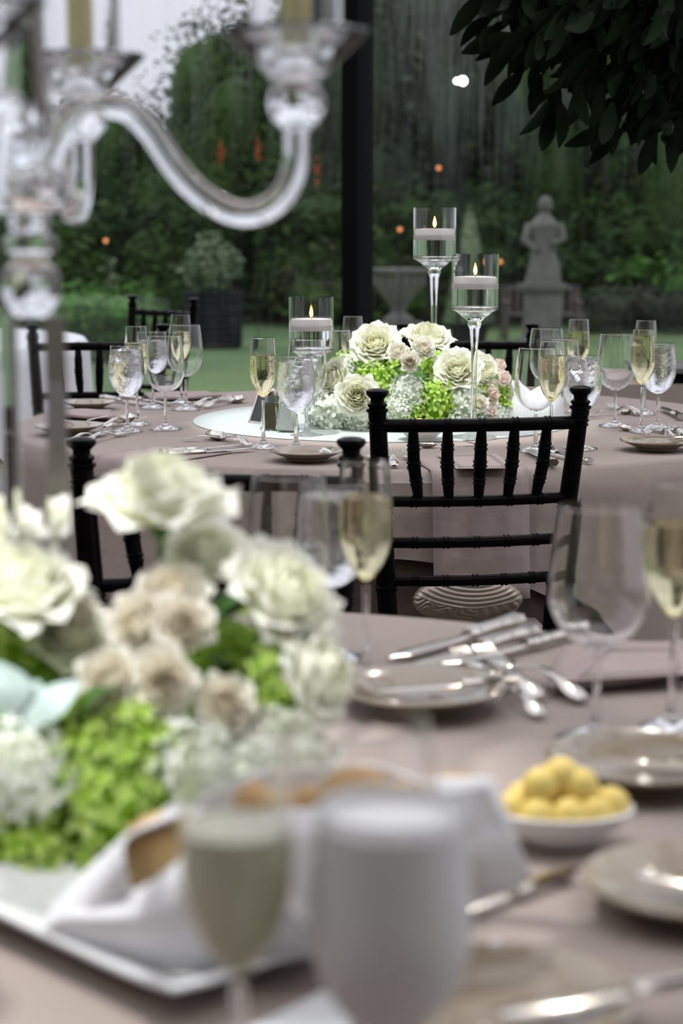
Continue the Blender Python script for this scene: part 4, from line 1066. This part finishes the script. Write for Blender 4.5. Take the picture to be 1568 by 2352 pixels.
# ------------------------------------------------------------------ indoor tree, top right
def indoor_tree():
    base = Vector((2.35, 5.6, 0))
    t = thing('indoor_tree', 'indoor tree whose dark leafy branches hang into the top right corner', 'tree', base)
    link('tub', MB().lathe([(0, 0), (.24, 0), (.32, .5), (.29, .5), (.27, .42), (0, .42)], 28).mesh('tub', M['pot']), t)
    link('trunk', MB().tube([(0, 0, .4), (.04, 0, 1.0), (-.05, -.05, 1.6), (-.2, -.1, 2.1)], [.045, .04, .035, .03], 10).mesh('trunk', M['bark']), t)
    rr = random.Random(9); mb = MB(); bt = MB()
    def leaf(p, d, L):
        d = d.normalized(); s_ = d.cross(Vector((rr.gauss(0, .5), 1, rr.gauss(0, .4)))).normalized(); nn = s_.cross(d)
        rows = []
        for i in range(6):
            v = i / 5; hw_ = L * .17 * math.sin(PI * (.06 + .92 * v)) ** .75; c = p + d * L * v + nn * L * .12 * math.sin(PI * v)
            rows.append([c - s_ * hw_ + nn * hw_ * .25, c, c + s_ * hw_ + nn * hw_ * .25])
        mb.grid(rows)
    tips = [(1130, 30, 5.3), (1175, 110, 5.3), (1160, -20, 5.5), (1225, 150, 5.3), (1275, 215, 5.4), (1260, 80, 5.2), (1320, 215, 5.2), (1360, 130, 5.3), (1390, 215, 5.4), (1430, 270, 5.2), (1480, 305, 5.3), (1520, 300, 5.2), (1570, 290, 5.3), (1450, 150, 5.4), (1530, 180, 5.3), (1320, 40, 5.2), (1420, 40, 5.3), (1520, 60, 5.2), (1560, 120, 5.4), (1240, -10, 5.4), (1380, -30, 5.4), (1620, 220, 5.3)]
    hub = atd(1750, -160, 5.5) - base
    for px, py, y in tips:
        e = atd(px, py - 20, y) - base
        mid = hub.lerp(e, .5) + Vector((0, 0, .10 + rr.uniform(0, .08)))
        pts = []
        for i in range(9):
            q = i / 8; pts.append((hub * (1 - q) ** 2 + mid * 2 * q * (1 - q) + e * q * q))
        bt.tube(pts, [.012 - .009 * i / 8 for i in range(9)], 6)
        for i in range(2, 9):
            for k in range(6 if i > 3 else 4):
                p0_ = Vector(pts[i]) + Vector((rr.gauss(0, .03), rr.gauss(0, .06), rr.gauss(0, .03)))
                side = Vector((rr.gauss(-.35, .5), rr.gauss(0, .5), rr.uniform(-1.3, -.35)))
                leaf(p0_, side, rr.uniform(.085, .15))
    bt.tube([(-.2, -.1, 2.1), hub * .6 + Vector((-.1, 0, .9)), hub], [.03, .025, .014], 8)
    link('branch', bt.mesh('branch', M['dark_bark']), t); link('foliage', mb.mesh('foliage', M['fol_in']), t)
indoor_tree()

# ------------------------------------------------------------------ bread, butter, square plate in the foreground
c0 = at(400, 2325, .7625)
def sq_plate():
    S = .27; a = math.radians(44); t = thing('square_plate', 'white square plate with raised rim under the bread napkin', 'plate', (c0.x, c0.y, .7525), a)
    rows = []
    def rr_(s, z): 
        out = []; n_ = 10
        for k in range(4):
            for i in range(n_):
                q = -1 + 2 * i / n_; e = [(q, -1), (1, q), (-q, 1), (-1, -q)][k]; f = 1 + .02 * (abs(q) ** 3)
                out.append((S / 2 + e[0] * S / 2 * s * f, S / 2 + e[1] * S / 2 * s * f, z + .006 * abs(q) ** 4 * (s > .9)))
        return out
    rows = [rr_(.001, 0), rr_(.66, 0), rr_(.70, .004), rr_(.98, .016), rr_(1.0, .018), rr_(1.0, .021), rr_(.97, .0215), rr_(.78, .012), rr_(.70, .007), rr_(.001, .007)]
    link('plate_body', MB().grid(rows, closed=True).mesh('plate_body', M['china']), t)
sq_plate()
def patch(ctrl, nu=20, nv=14):
    """smooth surface through a control net of (px,py,y)"""
    N = [[atd(*q) for q in r] for r in ctrl]
    def cr(P, t):
        n_ = len(P) - 1; x = t * n_; i = min(int(x), n_ - 1); t = x - i
        p0, p1, p2, p3 = P[max(0, i - 1)], P[i], P[i + 1], P[min(n_, i + 2)]
        return .5 * ((2 * p1) + (p2 - p0) * t + (2 * p0 - 5 * p1 + 4 * p2 - p3) * t * t + (3 * p1 - p0 - 3 * p2 + p3) * t ** 3)
    rows = []
    for i in range(nv + 1):
        R_ = [cr([N[r][c] for r in range(len(N))], i / nv) for c in range(len(N[0]))]
        rows.append([cr(R_, j / nu) for j in range(nu + 1)])
    return rows
bn = MB()
# front wall of the napkin bundle: bottom to top, left to right
bn.grid(patch([[(95, 2140, 1.185), (230, 2185, 1.16), (400, 2235, 1.14), (560, 2225, 1.145), (760, 2190, 1.15), (960, 2130, 1.17), (1120, 2060, 1.195)],
               [(130, 2110, 1.175), (250, 2120, 1.145), (400, 2130, 1.12), (560, 2090, 1.12), (760, 2060, 1.13), (960, 2030, 1.15), (1150, 1990, 1.185)],
               [(180, 2075, 1.175), (275, 2085, 1.15), (395, 2045, 1.125), (520, 1960, 1.12), (760, 1930, 1.13), (960, 1900, 1.15), (1180, 1930, 1.18)],
               [(230, 2030, 1.18), (303, 2046, 1.16), (405, 1980, 1.14), (470, 1885, 1.14), (730, 1852, 1.145), (980, 1822, 1.165), (1120, 1800, 1.18)]], 48, 20))
# left flap over the roll
bn.grid(patch([[(90, 2145, 1.19), (160, 2050, 1.21), (270, 1945, 1.22), (420, 1852, 1.23)],
               [(180, 2110, 1.17), (215, 2030, 1.18), (285, 1930, 1.195), (430, 1856, 1.215)],
               [(303, 2050, 1.155), (287, 1985, 1.158), (300, 1922, 1.175), (440, 1872, 1.19)]], 20, 12))
# back wall with curved lip
bn.grid(patch([[(330, 1900, 1.228), (450, 1890, 1.246), (600, 1870, 1.258), (760, 1870, 1.264), (900, 1870, 1.258), (1040, 1870, 1.240), (1150, 1890, 1.210)],
               [(400, 1850, 1.228), (540, 1800, 1.252), (655, 1762, 1.264), (740, 1762, 1.270), (860, 1755, 1.264), (970, 1790, 1.246), (1100, 1800, 1.210)]], 30, 6))
# right flap hanging outward
bn.grid(patch([[(1000, 1790, 1.192), (1060, 1790, 1.192), (1130, 1790, 1.198)],
               [(1020, 1860, 1.174), (1090, 1860, 1.177), (1160, 1870, 1.186)],
               [(1050, 1960, 1.162), (1110, 1965, 1.168), (1185, 1940, 1.183)],
               [(1060, 2060, 1.168), (1140, 2050, 1.180), (1220, 2010, 1.198)]], 12, 14))
o = link('bread_napkin', bn.mesh('bread_napkin', M['white_cloth'])); s = o.modifiers.new('thickness', 'SOLIDIFY'); s.thickness = .0025
tag(o, 'white linen napkin wrapped around bread rolls on the square plate', 'napkin')
roll = MB()
for i, (px, py, y, r, sq, lb) in enumerate([(362, 1968, 1.205, .027, (1.0, 1, 1.1), 'brown-crusted roll peeking out of the left fold of the napkin'), (600, 1850, 1.204, .019, (1.1, 1, .9), 'small golden roll in the napkin, left of the blurred highlights'), (820, 1838, 1.204, .027, (1.25, 1, .85), 'largest golden roll in the middle of the napkin'), (1040, 1832, 1.219, .019, (1.2, 1, .85), 'golden roll at the right end of the napkin'), (690, 1856, 1.228, .017, (1, 1, .9), 'golden roll just left of the largest one'), (935, 1850, 1.228, .019, (1.2, 1, .8), 'golden roll just right of the largest one')]):
    mb = MB().ball((0, 0, 0), r, 24, sq); p = atd(px, py, y)
    for k, v in enumerate(mb.v):
        n_ = noise.noise(Vector(v) * 30 + Vector((i, 0, 0))); mb.v[k] = tuple(Vector(v) * (1 + .05 * n_))
    o = link('bread_roll', mb.mesh('bread_roll', M['bread']), None, p, (0, .2, i)); tag(o, lb, 'bread roll', 'bread rolls in the foreground napkin')
# butter bowl
p = at(1285, 1935, .7525)
bb = thing('butter_bowl', 'white oval bowl of butter balls right of the bread napkin', 'bowl', (p.x, p.y, .7525))
mb = MB().lathe([(0, 0), (.022, 0), (.024, .004), (.045, .016), (.054, .030), (.052, .031), (.040, .017), (.02, .008), (0, .007)], 40)
mb.xf(Matrix.Diagonal((1.08, .8, 1, 1))); link('bowl_body', mb.mesh('bowl_body', M['china']), bb)
bm_ = MB().ball((0, 0, 0), .0155, 16).mesh('butter_ball', M['butter'])
W = ['leftmost in front', 'second from the left in front', 'middle of the front row', 'right of the front row', 'rightmost at the bowl rim', 'left in the back row', 'middle of the back row', 'right in the back row', 'on top at the left', 'topmost of the heap', 'on top at the right', 'far left in the back', 'far right in the back']
for i, (dx, dy, dz) in enumerate([(-.036, -.004, .028), (-.019, -.020, .027), (.004, -.022, .028), (.024, -.016, .028), (.040, 0, .030), (-.020, .004, .031), (.002, .004, .032), (.022, .006, .032), (-.016, -.006, .048), (.0, .0, .054), (.014, -.004, .047), (-.026, .020, .029), (.012, .022, .030)]):
    o = link('butter_ball', bm_, None, (p.x + dx, p.y + dy, .7525 + dz)); tag(o, 'yellow butter ball, ' + W[i], 'butter', 'butter balls in the white bowl')
# white card strip
P = [at(*q, .7530) for q in ((560, 2370), (735, 2282), (1150, 2160), (1062, 2262), (800, 2372))]
mb = MB(); up = Vector((0, 0, .0012)); mb.add(P + [q + up for q in P], [(4, 3, 2, 1, 0), (5, 6, 7, 8, 9), (0, 1, 6, 5), (1, 2, 7, 6), (2, 3, 8, 7), (3, 4, 9, 8), (4, 0, 5, 9)])
o = link('paper_card', mb.mesh('paper_card', M['china'], False)); tag(o, 'plain white card lying under the misted goblet', 'card')
